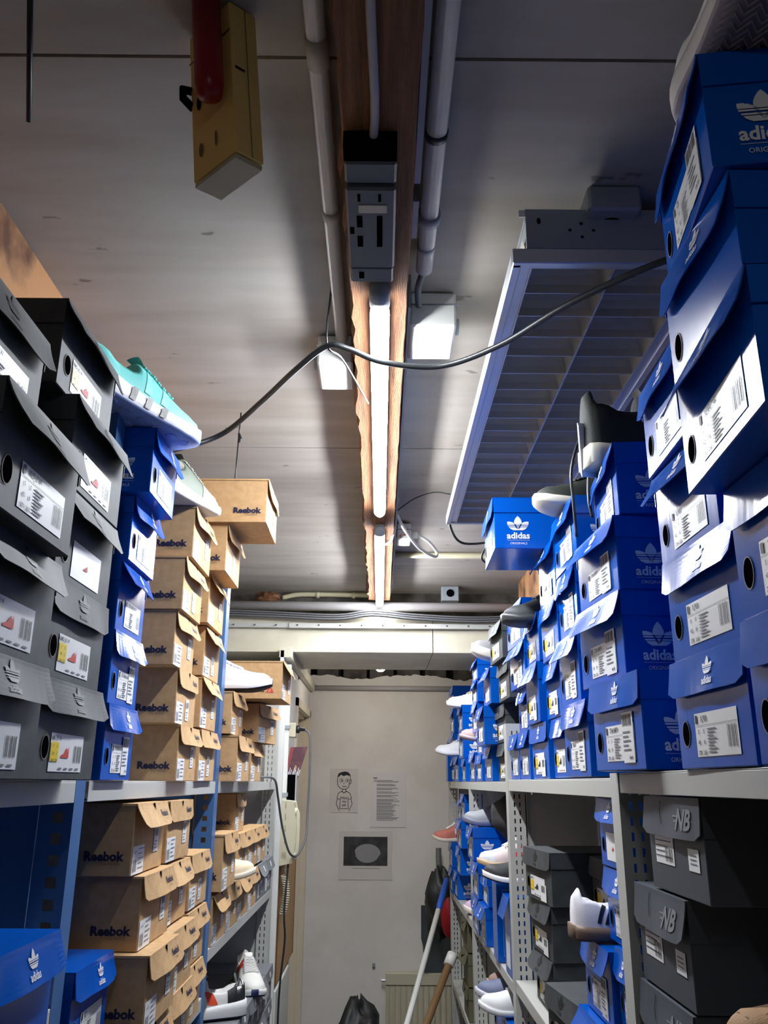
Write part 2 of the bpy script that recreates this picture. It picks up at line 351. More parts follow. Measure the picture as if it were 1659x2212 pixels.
def m_label(key, part=0):
    b = MB(); f = Face2D(b, (.0006, 0, 0), (0, 1, 0), (0, 0, 1)); t = key.split('|'); k = t[0]
    def base(x0, x1, y0, y1): f.rect(x0, x1, y0, y1, M_LABEL, .0002)
    if part:
        return m_sticker(b, f, t)
    if k == 'white':
        x0, x1, y0, y1 = -.045, .068, .012, .058
        base(x0, x1, y0, y1); f.rect(x0+.003, x0+.009, y1-.011, y1-.002, M_BLACKINK, .0009)
        f.text(t[1], x0+.012+.0036*len(t[1])/2+.006, y1-.0065, .0085, M_BLACKINK, .0002, .0009, sx=.72)
        f.rect(x0, x1, y1-.0135, y1-.013, M_BAR, .0009)
        for i, (a, c) in enumerate((('5', '5'), ('42', '8'), ('270', '265'))):
            f.text(a, x0+.010, y1-.020-i*.011, .0062, M_BLACKINK, .0001, .0009); f.text(c, x0+.024, y1-.020-i*.011, .0062, M_BLACKINK, .0001, .0009)
        for i in range(8): f.rect(x0+.034, x0+.058-(i % 3)*.004, y1-.0185-i*.0034, y1-.017-i*.0034, M_BAR, .0009)
        if len(t) < 3: bars(f, x1-.026, x1-.005, y0+.008, y1-.016, 14, M_BLACKINK)
    elif k == 'yellow':
        x0, x1, y0, y1 = -.058, .052, .010, .056; sh = M_REDINK if t[2] == 'red' else M_BLACKINK
        base(x0, x1, y0, y1); f.text(t[1], x0+.016, y1-.006, .0075, M_BLACKINK, .0001, .0009, sx=.8)
        f.rect(x0+.001, x0+.026, y0+.012, y1-.011, M_YEL, .0008)
        for i, (a, c) in enumerate((('7', '5'), ('38', '5'), ('240', '235'))):
            f.text(a, x0+.008, y1-.016-i*.0085, .0055, M_BLACKINK, 0, .0012); f.text(c, x0+.019, y1-.016-i*.0085, .0055, M_BLACKINK, 0, .0012)
        f.poly([(x0+.035, y0+.017), (x0+.06, y0+.017), (x0+.059, y0+.032), (x0+.056, y0+.024), (x0+.052, y0+.030), (x0+.044, y0+.022), (x0+.035, y0+.020)], sh, .0009)
        bars(f, x1-.032, x1-.006, y0+.012, y1-.013, 15, M_BLACKINK)
        for i in range(4): f.rect(x0+.03+i*.019, x0+.042+i*.019, y0+.003, y0+.005, M_BAR, .0009)
    elif k == 'kraft':
        base(-.098, -.028, .001, .048); bars(f, -.094, -.072, .006, .026, 12, M_BLACKINK)
        for i in range(5): f.rect(-.066, -.034-(i % 2)*.01, .042-i*.008, .0435-i*.008, M_BAR, .0009)
        f.text('R 7.5', -.083, .038, .007, M_BLACKINK, 0, .0009)
    elif k == 'slate':
        base(-.075, -.005, .034, .100); f.text('MRT580', -.058, .091, .008, M_BLACKINK, .0001, .0009, sx=.8)
        for i in range(7): f.rect(-.072, -.012-(i % 3)*.012, .082-i*.0065, .0832-i*.0065, M_BLACKINK, .0009)
        bars(f, -.036, -.01, .038, .056, 14, M_BLACKINK)
    elif k == 'grey':
        base(-.02, .045, .02, .06); bars(f, -.015, .04, .025, .05, 16, M_BAR)
    elif k == 'blank':
        base(-.05, .055, .012, .060); f.poly([(-.01, .03), (.006, .03), (.004, .038), (-.002, .034)], M_REDINK, .0009)
    return b.mesh('label')
def m_sticker(b, f, t):
    k = t[0]
    if k == 'white':
        x1, y0, y1 = .068, .012, .058; f.rect(x1-.043, x1-.001, y0-.003, y1+.014, M_LABEL, .0010)
        bars2(f, x1-.040, x1-.006, y1-.003, y1+.011, 16)
        for i in range(5): f.rect(x1-.040, x1-.012-(i % 2)*.008, y1-.012-i*.0055, y1-.010-i*.0055, M_BAR, .0016)
        f.text(t[2], x1-.013, y0+.003, .0058, M_BLACKINK, .0001, .0016)
    elif k == 'yellow': f.rect(.022, .064, .005, .043, M_LABEL, .0014); bars2(f, .03, .058, .025, .040, 12)
    elif k == 'kraft':
        a, c = (.03, .03) if t[1] == '2' else (-.004, .012); f.rect(a, a+.033, c, c+.047, M_LABEL, .0004)
        bars2(f, a+.004, a+.028, c+.028, c+.041, 12)
        for i in range(3): f.rect(a+.005, a+.024-(i % 2)*.006, c+.006+i*.006, c+.0075+i*.006, M_BAR, .0009)
    elif k == 'slate':
        f.rect(.045, .08, .034, .06, M_LABEL, .0004)
        for i in range(3): f.rect(.052, .073, .042+i*.005, .0435+i*.005, M_BAR, .0009)
    elif k == 'grey': f.rect(-.08, -.035, .01, .055, M_LABEL, .0004)
    else: return None
    return b.mesh('price_sticker')
def bars2(f, x0, x1, y0, y1, n):
    r = random.Random(3); st = (x1-x0)/n
    for k in range(n):
        if r.random() < .65: f.rect(x0+k*st, x0+k*st+st*r.uniform(.4, .9), y0, y1, M_BLACKINK, .0016)
def m_hole():
    b = MB(); f = Face2D(b, (.0004, 0, 0), (0, 1, 0), (0, 0, 1)); f.disc(-.074, .038, .0105, .0135, M_DARK, .0004)
    f2 = [( -.074+.0112*math.cos(k*PI/9), .038+.0142*math.sin(k*PI/9)) for k in range(19)]; f.ribbon(f2, .0012, M_FAINT, .0007)
    return b.mesh('finger_hole')
def m_side(kind, side, mark):
    b = MB()
    s = -1 if side == 'L' else 1          # L: the -y side faces the lens, R: the +y side
    o = (0, s*(W0/2+.0006), 0); f = Face2D(b, o, (1, 0, 0) if s < 0 else (-1, 0, 0), (0, 0, 1)); cx = lambda d: -d if s < 0 else d
    if kind == 'blue':
        mm = M_WHITEINK; X = cx(.052)
        f.trefoil(X, .041, .052, mm); f.text('adidas', X, .029, .0205, mm, .0006, sx=1.0); f.rect(X-.025, X+.025, .0188, .0193, mm); f.text('ORIGINALS', X, .0115, .0075, mm, 0)
    elif kind == 'kraft' and mark == 'delta':
        f.text('Reebok', cx(.085), .028, .021, M_BLACKINK, .0005); X = cx(.035)
        f.poly([(X-.012, .019), (X, .042), (X+.012, .019), (X+.007, .019), (X, .034), (X-.007, .019)], M_REDINK); f.poly([(X-.006, .019), (X, .025), (X+.006, .019)], M_REDINK)
    elif kind == 'kraft':
        X = cx(.046); f.text('Reebok', X, .032, .0205, M_NAVYINK, .0009, sx=1.0); f.text('CLASSIC', X+.012, .021, .0082, M_FAINT)
    elif kind == 'olive': X = cx(.06); f.poly([(X-.03, .06), (X-.02, .05), (X+.03, .075), (X-.016, .058), (X-.026, .066)], M_DARK)
    return b.mesh('side_print')
ORD = ['bottom', 'second', 'third', 'fourth', 'fifth', 'sixth']
LOOK = {'blue': 'glossy blue', 'black': 'charcoal', 'kraft': 'kraft brown', 'slate': 'slate grey', 'grey': 'pale grey', 'olive': 'olive'}
def shoebox(side, kind, X, Y, z, W, H, yaw, label, group, lab='', var=0, mark='', D=D0, roll=0, hole=True):
    # X, Y: the front face's corner nearest the lens
    r = math.radians(yaw)
    if side == 'L':
        cx, cy = X-W/2*math.sin(-r), Y+W/2*math.cos(r); rz = -r; cx = X+W/2*math.sin(r)
    else:
        cx, cy = X-W/2*math.sin(r), Y+W/2*math.cos(r); rz = PI+r
    t = thing('shoebox', label, 'shoebox', (cx, cy, z), (0, 0, rz), group)
    t.scale = (D/D0, W/W0, H/H0)
    put('body', cached(('b', kind), lambda: m_body(kind)), t)
    put('lid', cached(('l', kind, var), lambda: m_lid(kind, var)), t)
    p = put('lid_print', cached(('ll', kind, var), lambda: m_lidlogo(kind, var)), t)
    if lab: put('label', cached(('lb', lab), lambda: m_label(lab)), t)
    ks = lab.split('|')
    if lab and (ks[0] in ('kraft', 'slate', 'grey') or (ks[0] == 'white' and len(ks) > 2) or len(ks) > 3): put('price_sticker', cached(('ps', lab), lambda: m_label(lab, 1)), t)
    if kind in ('blue', 'black') and hole: put('finger_hole', cached('hole', m_hole), t)
    if kind in ('blue', 'kraft', 'olive'): put('side_print', cached(('s', kind, side, mark), lambda: m_side(kind, side, mark)), t)
    return t
BOXES = [
('L', 'black', -0.37, 0.737, 0.0, 0.2, 0.117, 0, 'charcoal shoebox, bottom of the column cut by the left frame edge', 'charcoal shoeboxes on the left top shelf', 'yellow|NMD_R1 W|red', 1, '', 0.3),
('L', 'black', -0.37, 0.735, 0.117, 0.2, 0.117, 0, 'charcoal shoebox, second-lowest in the column cut by the left frame edge', 'charcoal shoeboxes on the left top shelf', 'yellow|NMD_R1 W|red', 2, '', 0.3),
('L', 'black', -0.345, 0.696, 0.234, 0.2, 0.119, 0, 'charcoal shoebox, third-lowest in the column cut by the left frame edge', 'charcoal shoeboxes on the left top shelf', 'white|NMD_R1 W', 2, '', 0.3),
('L', 'black', -0.38, 0.645, 0.353, 0.2, 0.117, 0, 'charcoal shoebox, top of the column cut by the left frame edge', 'charcoal shoeboxes on the left top shelf', 'white|NMD_R1 W', 1, '', 0.3),
('L', 'black', -0.38, 0.96, 0.0, 0.2, 0.113, 0, 'charcoal shoebox, bottom of the column right before the first blue post', 'charcoal shoeboxes on the left top shelf', 'yellow|NMD_R1 W|red', 1, '', 0.3),
('L', 'black', -0.38, 0.947, 0.113, 0.2, 0.113, 0, 'charcoal shoebox, second-lowest in the column right before the first blue post', 'charcoal shoeboxes on the left top shelf', 'yellow|NMD_R1 W|red', 0, '', 0.3),
('L', 'black', -0.38, 0.947, 0.226, 0.2, 0.113, 0, 'charcoal shoebox, third-lowest in the column right before the first blue post', 'charcoal shoeboxes on the left top shelf', 'blank', 2, '', 0.3),
('L', 'black', -0.375, 0.939, 0.339, 0.2, 0.113, 0, 'charcoal shoebox, fourth-lowest in the column right before the first blue post', 'charcoal shoeboxes on the left top shelf', 'yellow|NMD_R1 W|red', 2, '', 0.3),
('L', 'black', -0.39, 0.905, 0.452, 0.2, 0.113, 0, 'charcoal shoebox, top of the column right before the first blue post', 'charcoal shoeboxes on the left top shelf', 'yellow|NMD_R1 W|red', 2, '', 0.3),
('L', 'blue', -0.41, 1.29, 0.0, 0.15, 0.111, 0, 'glossy blue shoebox, bottom of the stack just behind the first blue post', 'blue shoeboxes behind the first blue post', 'white|EQT RACING ADV W|129,95', 1, '', 0.3),
('L', 'blue', -0.41, 1.285, 0.111, 0.15, 0.111, 0, 'glossy blue shoebox, second-lowest in the stack just behind the first blue post', 'blue shoeboxes behind the first blue post', 'white|EQT RACING ADV W|129,95', 1, '', 0.3),
('L', 'blue', -0.41, 1.285, 0.222, 0.15, 0.111, 0, 'glossy blue shoebox, third-lowest in the stack just behind the first blue post', 'blue shoeboxes behind the first blue post', 'white|EQT RACING ADV W', 2, '', 0.3),
('L', 'blue', -0.4, 1.285, 0.333, 0.15, 0.111, 0, 'glossy blue shoebox, fourth-lowest in the stack just behind the first blue post', 'blue shoeboxes behind the first blue post', 'white|EQT RACING ADV W', 1, '', 0.3),
('L', 'blue', -0.372, 1.268, 0.441, 0.155, 0.111, 0, 'glossy blue shoebox, top of the stack just behind the first blue post', 'blue shoeboxes behind the first blue post', 'white|EQT RACING ADV W', 1, '', 0.3),
('L', 'kraft', -0.4, 1.724, 0, 0.175, 0.107, 0, 'kraft shoebox, bottom of the front kraft stack on the left top shelf', 'kraft shoeboxes on the left top shelf', 'kraft|2', 1, 'classic', 0.3),
('L', 'kraft', -0.4, 1.676, 0.107, 0.175, 0.107, 0, 'kraft shoebox, second-lowest in the front kraft stack on the left top shelf', 'kraft shoeboxes on the left top shelf', 'kraft|1', 0, 'classic', 0.3),
('L', 'kraft', -0.4, 1.624, 0.213, 0.175, 0.107, 0, 'kraft shoebox, third-lowest in the front kraft stack on the left top shelf', 'kraft shoeboxes on the left top shelf', 'kraft|2', 1, 'classic', 0.3),
('L', 'kraft', -0.39, 1.619, 0.32, 0.175, 0.107, 0, 'kraft shoebox, fourth-lowest in the front kraft stack on the left top shelf', 'kraft shoeboxes on the left top shelf', 'kraft|1', 1, 'classic', 0.3),
('L', 'kraft', -0.38, 1.63, 0.428, 0.175, 0.107, 0, 'kraft shoebox, top of the front kraft stack on the left top shelf', 'kraft shoeboxes on the left top shelf', 'kraft|2', 1, 'classic', 0.3),
('L', 'kraft', -0.41, 1.977, 0, 0.19, 0.113, 0, 'kraft shoebox, bottom of the kraft stack beside the second blue post', 'kraft shoeboxes on the left top shelf', 'kraft|1', 1, 'classic', 0.3),
('L', 'kraft', -0.41, 1.956, 0.116, 0.19, 0.113, 0, 'kraft shoebox, second-lowest in the kraft stack beside the second blue post', 'kraft shoeboxes on the left top shelf', 'kraft|2', 2, 'classic', 0.3),
('L', 'kraft', -0.41, 1.952, 0.232, 0.19, 0.113, 0, 'kraft shoebox, third-lowest in the kraft stack beside the second blue post', 'kraft shoeboxes on the left top shelf', 'kraft|1', 2, 'classic', 0.3),
('L', 'kraft', -0.4, 1.917, 0.348, 0.19, 0.113, 0, 'kraft shoebox, fourth-lowest in the kraft stack beside the second blue post', 'kraft shoeboxes on the left top shelf', 'kraft|2', 2, 'classic', 0.3),
('L', 'kraft', -0.36, 1.88, 0.462, 0.19, 0.113, 0, 'kraft shoebox, top of the kraft stack beside the second blue post', 'kraft shoeboxes on the left top shelf', 'kraft|1', 1, 'classic', 0.3),
('L', 'kraft', -0.27, 1.867, 0.575, 0.19, 0.107, 0, 'kraft shoebox jutting out over the aisle atop the kraft stacks', 'kraft shoeboxes on the left top shelf', 'kraft|2', 0, 'classic', 0.3),
('L', 'kraft', -0.38, 2.325, 0, 0.22, 0.118, 0, 'kraft shoebox, bottom of the stack just past the second blue post', 'kraft shoeboxes past the second blue post', 'kraft|2', 1, 'classic', 0.3),
('L', 'kraft', -0.4, 2.315, 0.121, 0.195, 0.112, 0, 'kraft shoebox, top of the stack just past the second blue post', 'kraft shoeboxes past the second blue post', 'kraft|2', 1, 'classic', 0.3),
('L', 'kraft', -0.385, 2.61, 0, 0.22, 0.112, 0, 'kraft shoebox, bottom of the stack ending at the pale left upright', 'kraft shoeboxes past the second blue post', 'kraft|2', 1, 'classic', 0.3),
('L', 'kraft', -0.372, 2.64, 0.114, 0.21, 0.115, 8.2, 'kraft shoebox, top of the stack ending at the pale left upright', 'kraft shoeboxes past the second blue post', 'kraft|2', 1, 'classic', 0.3),
('L', 'kraft', -0.295, 2.55, 0.235, 0.22, 0.112, 1.1, 'kraft shoebox with red triangle mark jutting out past the second blue post', 'kraft shoeboxes past the second blue post', 'kraft|2', 2, 'delta', 0.3),
('L', 'blue', -0.36, 0.84, -0.277, 0.2, 0.118, 0, 'blue shoebox at the bottom left frame corner before the blue post', 'charcoal shoeboxes on the left top shelf', '', 1, '', 0.3),
('L', 'blue', -0.425, 1.285, -0.486, 0.165, 0.12, 0, 'lowest blue shoebox by the foot of the blue post, mostly outside the frame', 'kraft shoeboxes below the left shelf', '', 1, '', 0.3),
('L', 'blue', -0.415, 1.285, -0.365, 0.165, 0.115, 0, 'blue shoebox standing between blue post and kraft boxes, below left shelf', 'kraft shoeboxes below the left shelf', 'white|EQT', 3, '', 0.3),
('L', 'kraft', -0.4, 1.462, -0.147, 0.2, 0.111, 0, 'kraft shoebox, top of the front kraft stack below the left shelf', 'kraft shoeboxes below the left shelf', 'kraft|2', 2, 'classic', 0.3),
('L', 'kraft', -0.385, 1.487, -0.26, 0.2, 0.111, 0, 'kraft shoebox, third-lowest in the front kraft stack below the left shelf', 'kraft shoeboxes below the left shelf', 'kraft|2', 1, 'classic', 0.3),
('L', 'kraft', -0.36, 1.465, -0.372, 0.2, 0.111, 0, 'kraft shoebox, second-lowest in the front kraft stack below the left shelf', 'kraft shoeboxes below the left shelf', 'kraft|2', 1, 'classic', 0.3),
('L', 'kraft', -0.37, 1.47, -0.486, 0.2, 0.111, 0, 'kraft shoebox, bottom of the front kraft stack below the left shelf', 'kraft shoeboxes below the left shelf', 'kraft|2', 1, 'classic', 0.3),
('L', 'kraft', -0.4, 1.69, -0.147, 0.2, 0.11, 0, 'kraft shoebox, top of the rear stack below the left shelf', 'kraft shoeboxes below the left shelf', 'kraft|2', 0, 'classic', 0.3),
('L', 'kraft', -0.4, 1.7, -0.262, 0.2, 0.11, 0, 'kraft shoebox, third-lowest in the rear stack below the left shelf', 'kraft shoeboxes below the left shelf', 'kraft|2', 2, 'classic', 0.3),
('L', 'kraft', -0.38, 1.7, -0.376, 0.2, 0.11, 0, 'kraft shoebox, second-lowest in the rear stack below the left shelf', 'kraft shoeboxes below the left shelf', 'kraft|2', 1, 'classic', 0.3),
('L', 'kraft', -0.38, 1.71, -0.486, 0.2, 0.11, 0, 'kraft shoebox, bottom of the rear stack below the left shelf', 'kraft shoeboxes below the left shelf', 'kraft|2', 1, 'classic', 0.3),
('L', 'kraft', -0.4, 1.925, -0.26, 0.19, 0.109, 0, 'kraft shoebox, top of the low stack touching the second blue post', 'kraft shoeboxes below the left shelf', 'kraft|1', 3, 'classic', 0.3),
('L', 'kraft', -0.4, 1.925, -0.374, 0.19, 0.109, 0, 'kraft shoebox, second-lowest in the low stack touching the second blue post', 'kraft shoeboxes below the left shelf', 'kraft|1', 1, 'classic', 0.3),
('L', 'kraft', -0.4, 1.925, -0.486, 0.19, 0.109, 0, 'kraft shoebox, bottom of the low stack touching the second blue post', 'kraft shoeboxes below the left shelf', 'kraft|1', 1, 'classic', 0.3),
('L', 'kraft', -0.4, 2.315, -0.268, 0.205, 0.137, 0, 'nearest kraft shoebox in the first row under the shelf past the second blue post', 'kraft shoeboxes on the lower far left shelves', 'kraft|2', 1, 'classic', 0.3),
('L', 'kraft', -0.42, 2.69, -0.268, 0.205, 0.118, 0, 'second kraft shoebox in the first row under the shelf past the second blue post', 'kraft shoeboxes on the lower far left shelves', 'kraft|2', 1, 'classic', 0.3),
('L', 'kraft', -0.42, 2.9, -0.268, 0.205, 0.118, 0, 'third kraft shoebox in the first row under the shelf past the second blue post', 'kraft shoeboxes on the lower far left shelves', 'kraft|2', 1, 'classic', 0.3),
('L', 'kraft', -0.42, 3.11, -0.268, 0.205, 0.118, 0, 'farthest kraft shoebox in the first row under the shelf past the second blue post', 'kraft shoeboxes on the lower far left shelves', 'kraft|2', 1, 'classic', 0.3),
('L', 'kraft', -0.44, 2.72, -0.149, 0.18, 0.112, 0, 'kraft shoebox directly under the far left shelf, atop the first row', 'kraft shoeboxes on the lower far left shelves', 'kraft|2', 0, 'classic', 0.3),
('L', 'kraft', -0.42, 2.325, -0.395, 0.195, 0.118, 0, 'nearest kraft shoebox in the lower row past the second blue post', 'kraft shoeboxes on the lower far left shelves', 'kraft|2', 2, 'classic', 0.3),
('L', 'kraft', -0.42, 2.53, -0.395, 0.195, 0.118, 0, 'second kraft shoebox in the lower row past the second blue post', 'kraft shoeboxes on the lower far left shelves', 'kraft|2', 1, 'classic', 0.3),
('L', 'kraft', -0.42, 2.73, -0.395, 0.195, 0.118, 0, 'third kraft shoebox in the lower row past the second blue post', 'kraft shoeboxes on the lower far left shelves', 'kraft|2', 2, 'classic', 0.3),
('L', 'kraft', -0.42, 2.93, -0.395, 0.195, 0.118, 0, 'fourth kraft shoebox in the lower row past the second blue post', 'kraft shoeboxes on the lower far left shelves', 'kraft|2', 1, 'classic', 0.3),
('L', 'grey', -0.42, 3.14, -0.395, 0.195, 0.118, 0, 'fifth pale grey shoebox in the lower row past the second blue post', 'kraft shoeboxes on the lower far left shelves', 'grey', 2, 'classic', 0.3),
('L', 'grey', -0.42, 3.345, -0.395, 0.195, 0.118, 0, 'farthest pale grey shoebox in the lower row past the second blue post', 'kraft shoeboxes on the lower far left shelves', 'grey', 1, 'classic', 0.3),
('L', 'grey', -0.4, 2.33, -0.88, 0.195, 0.113, 0, 'pale grey shoebox under the running shoes, nearest column, lower layer', 'pale grey shoeboxes low on the far left rack', 'grey', 1, '', 0.3),
('L', 'grey', -0.4, 2.33, -0.765, 0.195, 0.113, 0, 'pale grey shoebox under the running shoes, nearest column, upper layer', 'pale grey shoeboxes low on the far left rack', 'grey', 1, '', 0.3),
('L', 'grey', -0.4, 2.53, -0.88, 0.195, 0.113, 0, 'pale grey shoebox under the running shoes, second column, lower layer', 'pale grey shoeboxes low on the far left rack', 'grey', 2, '', 0.3),
('L', 'grey', -0.4, 2.53, -0.765, 0.195, 0.113, 0, 'pale grey shoebox under the running shoes, second column, upper layer', 'pale grey shoeboxes low on the far left rack', 'grey', 2, '', 0.3),
('L', 'grey', -0.4, 2.73, -0.88, 0.195, 0.113, 0, 'pale grey shoebox under the running shoes, third column, lower layer', 'pale grey shoeboxes low on the far left rack', 'grey', 0, '', 0.3),
('L', 'grey', -0.4, 2.73, -0.765, 0.195, 0.113, 0, 'pale grey shoebox under the running shoes, third column, upper layer', 'pale grey shoeboxes low on the far left rack', 'grey', 0, '', 0.3),
('L', 'grey', -0.4, 2.93, -0.88, 0.195, 0.113, 0, 'pale grey shoebox under the running shoes, fourth column, lower layer', 'pale grey shoeboxes low on the far left rack', 'grey', 1, '', 0.3),
('L', 'grey', -0.4, 2.93, -0.765, 0.195, 0.113, 0, 'pale grey shoebox under the running shoes, fourth column, upper layer', 'pale grey shoeboxes low on the far left rack', 'grey', 1, '', 0.3),
('L', 'grey', -0.4, 3.13, -0.88, 0.195, 0.113, 0, 'pale grey shoebox under the running shoes, fifth column, lower layer', 'pale grey shoeboxes low on the far left rack', 'grey', 2, '', 0.3),
('L', 'grey', -0.4, 3.13, -0.765, 0.195, 0.113, 0, 'pale grey shoebox under the running shoes, fifth column, upper layer', 'pale grey shoeboxes low on the far left rack', 'grey', 2, '', 0.3),
('L', 'grey', -0.4, 3.335, -0.88, 0.195, 0.113, 0, 'pale grey shoebox under the running shoes, farthest column, lower layer', 'pale grey shoeboxes low on the far left rack', 'grey', 0, '', 0.3),
('L', 'grey', -0.4, 3.335, -0.765, 0.195, 0.113, 0, 'pale grey shoebox under the running shoes, farthest column, upper layer', 'pale grey shoeboxes low on the far left rack', 'grey', 0, '', 0.3),
('R', 'blue', 0.36, 0.83, 0.017, 0.2, 0.122, 1.0, 'glossy blue shoebox, bottom of the right stack cut by the frame edge', 'blue shoeboxes on the near right top shelf', 'white|X_PLR', 0, '', 0.3),
('R', 'blue', 0.36, 0.815, 0.139, 0.2, 0.122, 1.6, 'glossy blue shoebox, second-lowest in the right stack cut by the frame edge', 'blue shoeboxes on the near right top shelf', 'white|X_PLR', 3, '', 0.3),
('R', 'blue', 0.36, 0.85, 0.261, 0.19, 0.121, 0, 'glossy blue shoebox, third-lowest in the right stack cut by the frame edge', 'blue shoeboxes on the near right top shelf', 'white|X_PLR', 2, '', 0.3),
('R', 'blue', 0.345, 0.85, 0.383, 0.19, 0.121, -2.5, 'glossy blue shoebox, top of the right stack cut by the frame edge', 'blue shoeboxes on the near right top shelf', 'white|X_PLR', 1, '', 0.3),
('R', 'blue', 0.35, 0.6, 0.017, 0.2, 0.132, 0, 'glossy blue shoebox, bottom of the nearest stack on the right top shelf', 'blue shoeboxes on the near right top shelf', 'white|X_PLR', 0, '', 0.3),
('R', 'blue', 0.35, 0.6, 0.15, 0.2, 0.132, 0, 'glossy blue shoebox, top of the nearest stack on the right top shelf', 'blue shoeboxes on the near right top shelf', 'white|X_PLR', 0, '', 0.3),
('R', 'blue', 0.298, 0.592, 0.284, 0.225, 0.124, -4.8, 'large blue shoebox glaring white, overhanging the near right stack', 'blue shoeboxes on the near right top shelf', 'white|SUPERSTAR', 2, '', 0.3),
('R', 'blue', 0.322, 0.645, 0.409, 0.19, 0.136, 0, 'blue shoebox wedged under the topmost one at right', 'blue shoeboxes on the near right top shelf', '', 1, '', 0.3),
('R', 'blue', 0.305, 0.64, 0.547, 0.205, 0.13, -7.5, 'topmost blue shoebox at right, under the white shoe sole', 'blue shoeboxes on the near right top shelf', 'white|ZX|99,95', 1, '', 0.3),
('R', 'blue', 0.345, 1.13, 0.018, 0.205, 0.128, 3.8, 'glossy blue shoebox, bottom of the tall stack with white side logos on the right', 'blue shoeboxes in the middle of the right top shelf', 'white|STAN SMITH|84,95', 0, '', 0.3),
('R', 'blue', 0.352, 1.21, 0.147, 0.205, 0.126, 4.1, 'glossy blue shoebox, second-lowest in the tall stack with white side logos on the right', 'blue shoeboxes in the middle of the right top shelf', 'white|STAN SMITH|84,95', 2, '', 0.3),
('R', 'blue', 0.352, 1.21, 0.274, 0.205, 0.114, 2.8, 'glossy blue shoebox, third-lowest in the tall stack with white side logos on the right', 'blue shoeboxes in the middle of the right top shelf', 'white|STAN SMITH|84,95', 2, '', 0.3),
('R', 'blue', 0.358, 1.2, 0.389, 0.205, 0.114, -4.8, 'glossy blue shoebox, top of the tall stack with white side logos on the right', 'blue shoeboxes in the middle of the right top shelf', 'white|STAN SMITH|84,95', 1, '', 0.3),
('R', 'blue', 0.36, 1.49, 0.012, 0.195, 0.13, 0, 'glossy blue shoebox, bottom of the stack behind the side-logo stack, right', 'blue shoeboxes in the middle of the right top shelf', 'white|TUBULAR|99,95', 1, '', 0.3),
('R', 'blue', 0.365, 1.55, 0.143, 0.17, 0.13, 0, 'glossy blue shoebox, second-lowest in the stack behind the side-logo stack, right', 'blue shoeboxes in the middle of the right top shelf', 'white|TUBULAR|99,95', 2, '', 0.3),
('R', 'blue', 0.365, 1.535, 0.274, 0.16, 0.124, 0, 'glossy blue shoebox, third-lowest in the stack behind the side-logo stack, right', 'blue shoeboxes in the middle of the right top shelf', 'white|TUBULAR|99,95', 1, '', 0.3),
('R', 'blue', 0.36, 1.49, 0.399, 0.19, 0.118, 0, 'glossy blue shoebox, top of the stack behind the side-logo stack, right', 'blue shoeboxes in the middle of the right top shelf', 'white|TUBULAR|99,95', 1, '', 0.3),
('R', 'blue', 0.377, 1.73, 0.012, 0.155, 0.12, 0, 'glossy blue shoebox, bottom of the narrow stack under the overhanging box', 'blue shoeboxes in the middle of the right top shelf', 'yellow|NMD_R1|black', 1, '', 0.3),
('R', 'blue', 0.372, 1.755, 0.133, 0.155, 0.118, 0, 'glossy blue shoebox, second-lowest in the narrow stack under the overhanging box', 'blue shoeboxes in the middle of the right top shelf', 'yellow|NMD_R1|black|tag', 1, '', 0.3),
('R', 'blue', 0.362, 1.7, 0.252, 0.175, 0.12, 0, 'glossy blue shoebox, third-lowest in the narrow stack under the overhanging box', 'blue shoeboxes in the middle of the right top shelf', 'yellow|NMD_R1|black', 1, '', 0.3),
('R', 'blue', 0.36, 1.69, 0.373, 0.175, 0.117, 0, 'glossy blue shoebox, top of the narrow stack under the overhanging box', 'blue shoeboxes in the middle of the right top shelf', 'yellow|NMD_R1|black|tag', 2, '', 0.3),
('R', 'blue', 0.25, 1.775, 0.491, 0.2, 0.118, -0.9, 'blue shoebox with bright side logo hanging out over the aisle', 'blue shoeboxes in the middle of the right top shelf', 'yellow|NMD_R1|black', 0, '', 0.3),
('R', 'blue', 0.37, 1.908, 0.01, 0.2, 0.122, 0, 'glossy blue shoebox, bottom of the stack left of the narrow one, right shelf', 'blue shoeboxes in the middle of the right top shelf', 'yellow|NMD_R1|black|tag', 0, '', 0.3),
('R', 'blue', 0.36, 1.935, 0.133, 0.165, 0.135, 0, 'glossy blue shoebox, second-lowest in the stack left of the narrow one, right shelf', 'blue shoeboxes in the middle of the right top shelf', 'yellow|NMD_R1|black|tag', 2, '', 0.3),
('R', 'blue', 0.365, 1.93, 0.269, 0.165, 0.113, 0, 'glossy blue shoebox, top of the stack left of the narrow one, right shelf', 'blue shoeboxes in the middle of the right top shelf', 'yellow|NMD_R1|black', 1, '', 0.3),
('R', 'blue', 0.37, 2.149, 0.009, 0.15, 0.118, 0, 'glossy blue shoebox, bottom of the stack with the black boot on top', 'blue shoeboxes in the middle of the right top shelf', 'white|X_PLR', 1, '', 0.3),
('R', 'blue', 0.375, 2.155, 0.127, 0.165, 0.108, 0, 'glossy blue shoebox, second-lowest in the stack with the black boot on top', 'blue shoeboxes in the middle of the right top shelf', 'white|TUBULAR|99,95', 1, '', 0.3),
('R', 'blue', 0.36, 2.105, 0.236, 0.215, 0.108, 1.0, 'glossy blue shoebox, third-lowest in the stack with the black boot on top', 'blue shoeboxes in the middle of the right top shelf', 'white|TUBULAR|99,95', 2, '', 0.3),
('R', 'blue', 0.36, 2.105, 0.345, 0.215, 0.108, 2.3, 'glossy blue shoebox, top of the stack with the black boot on top', 'blue shoeboxes in the middle of the right top shelf', 'white|X_PLR', 3, '', 0.3),
('R', 'blue', 0.37, 2.31, 0.009, 0.15, 0.118, 0, 'glossy blue shoebox in the stack beside the grey upright tip', 'blue shoeboxes in the middle of the right top shelf', 'white|X_PLR', 1, '', 0.3),
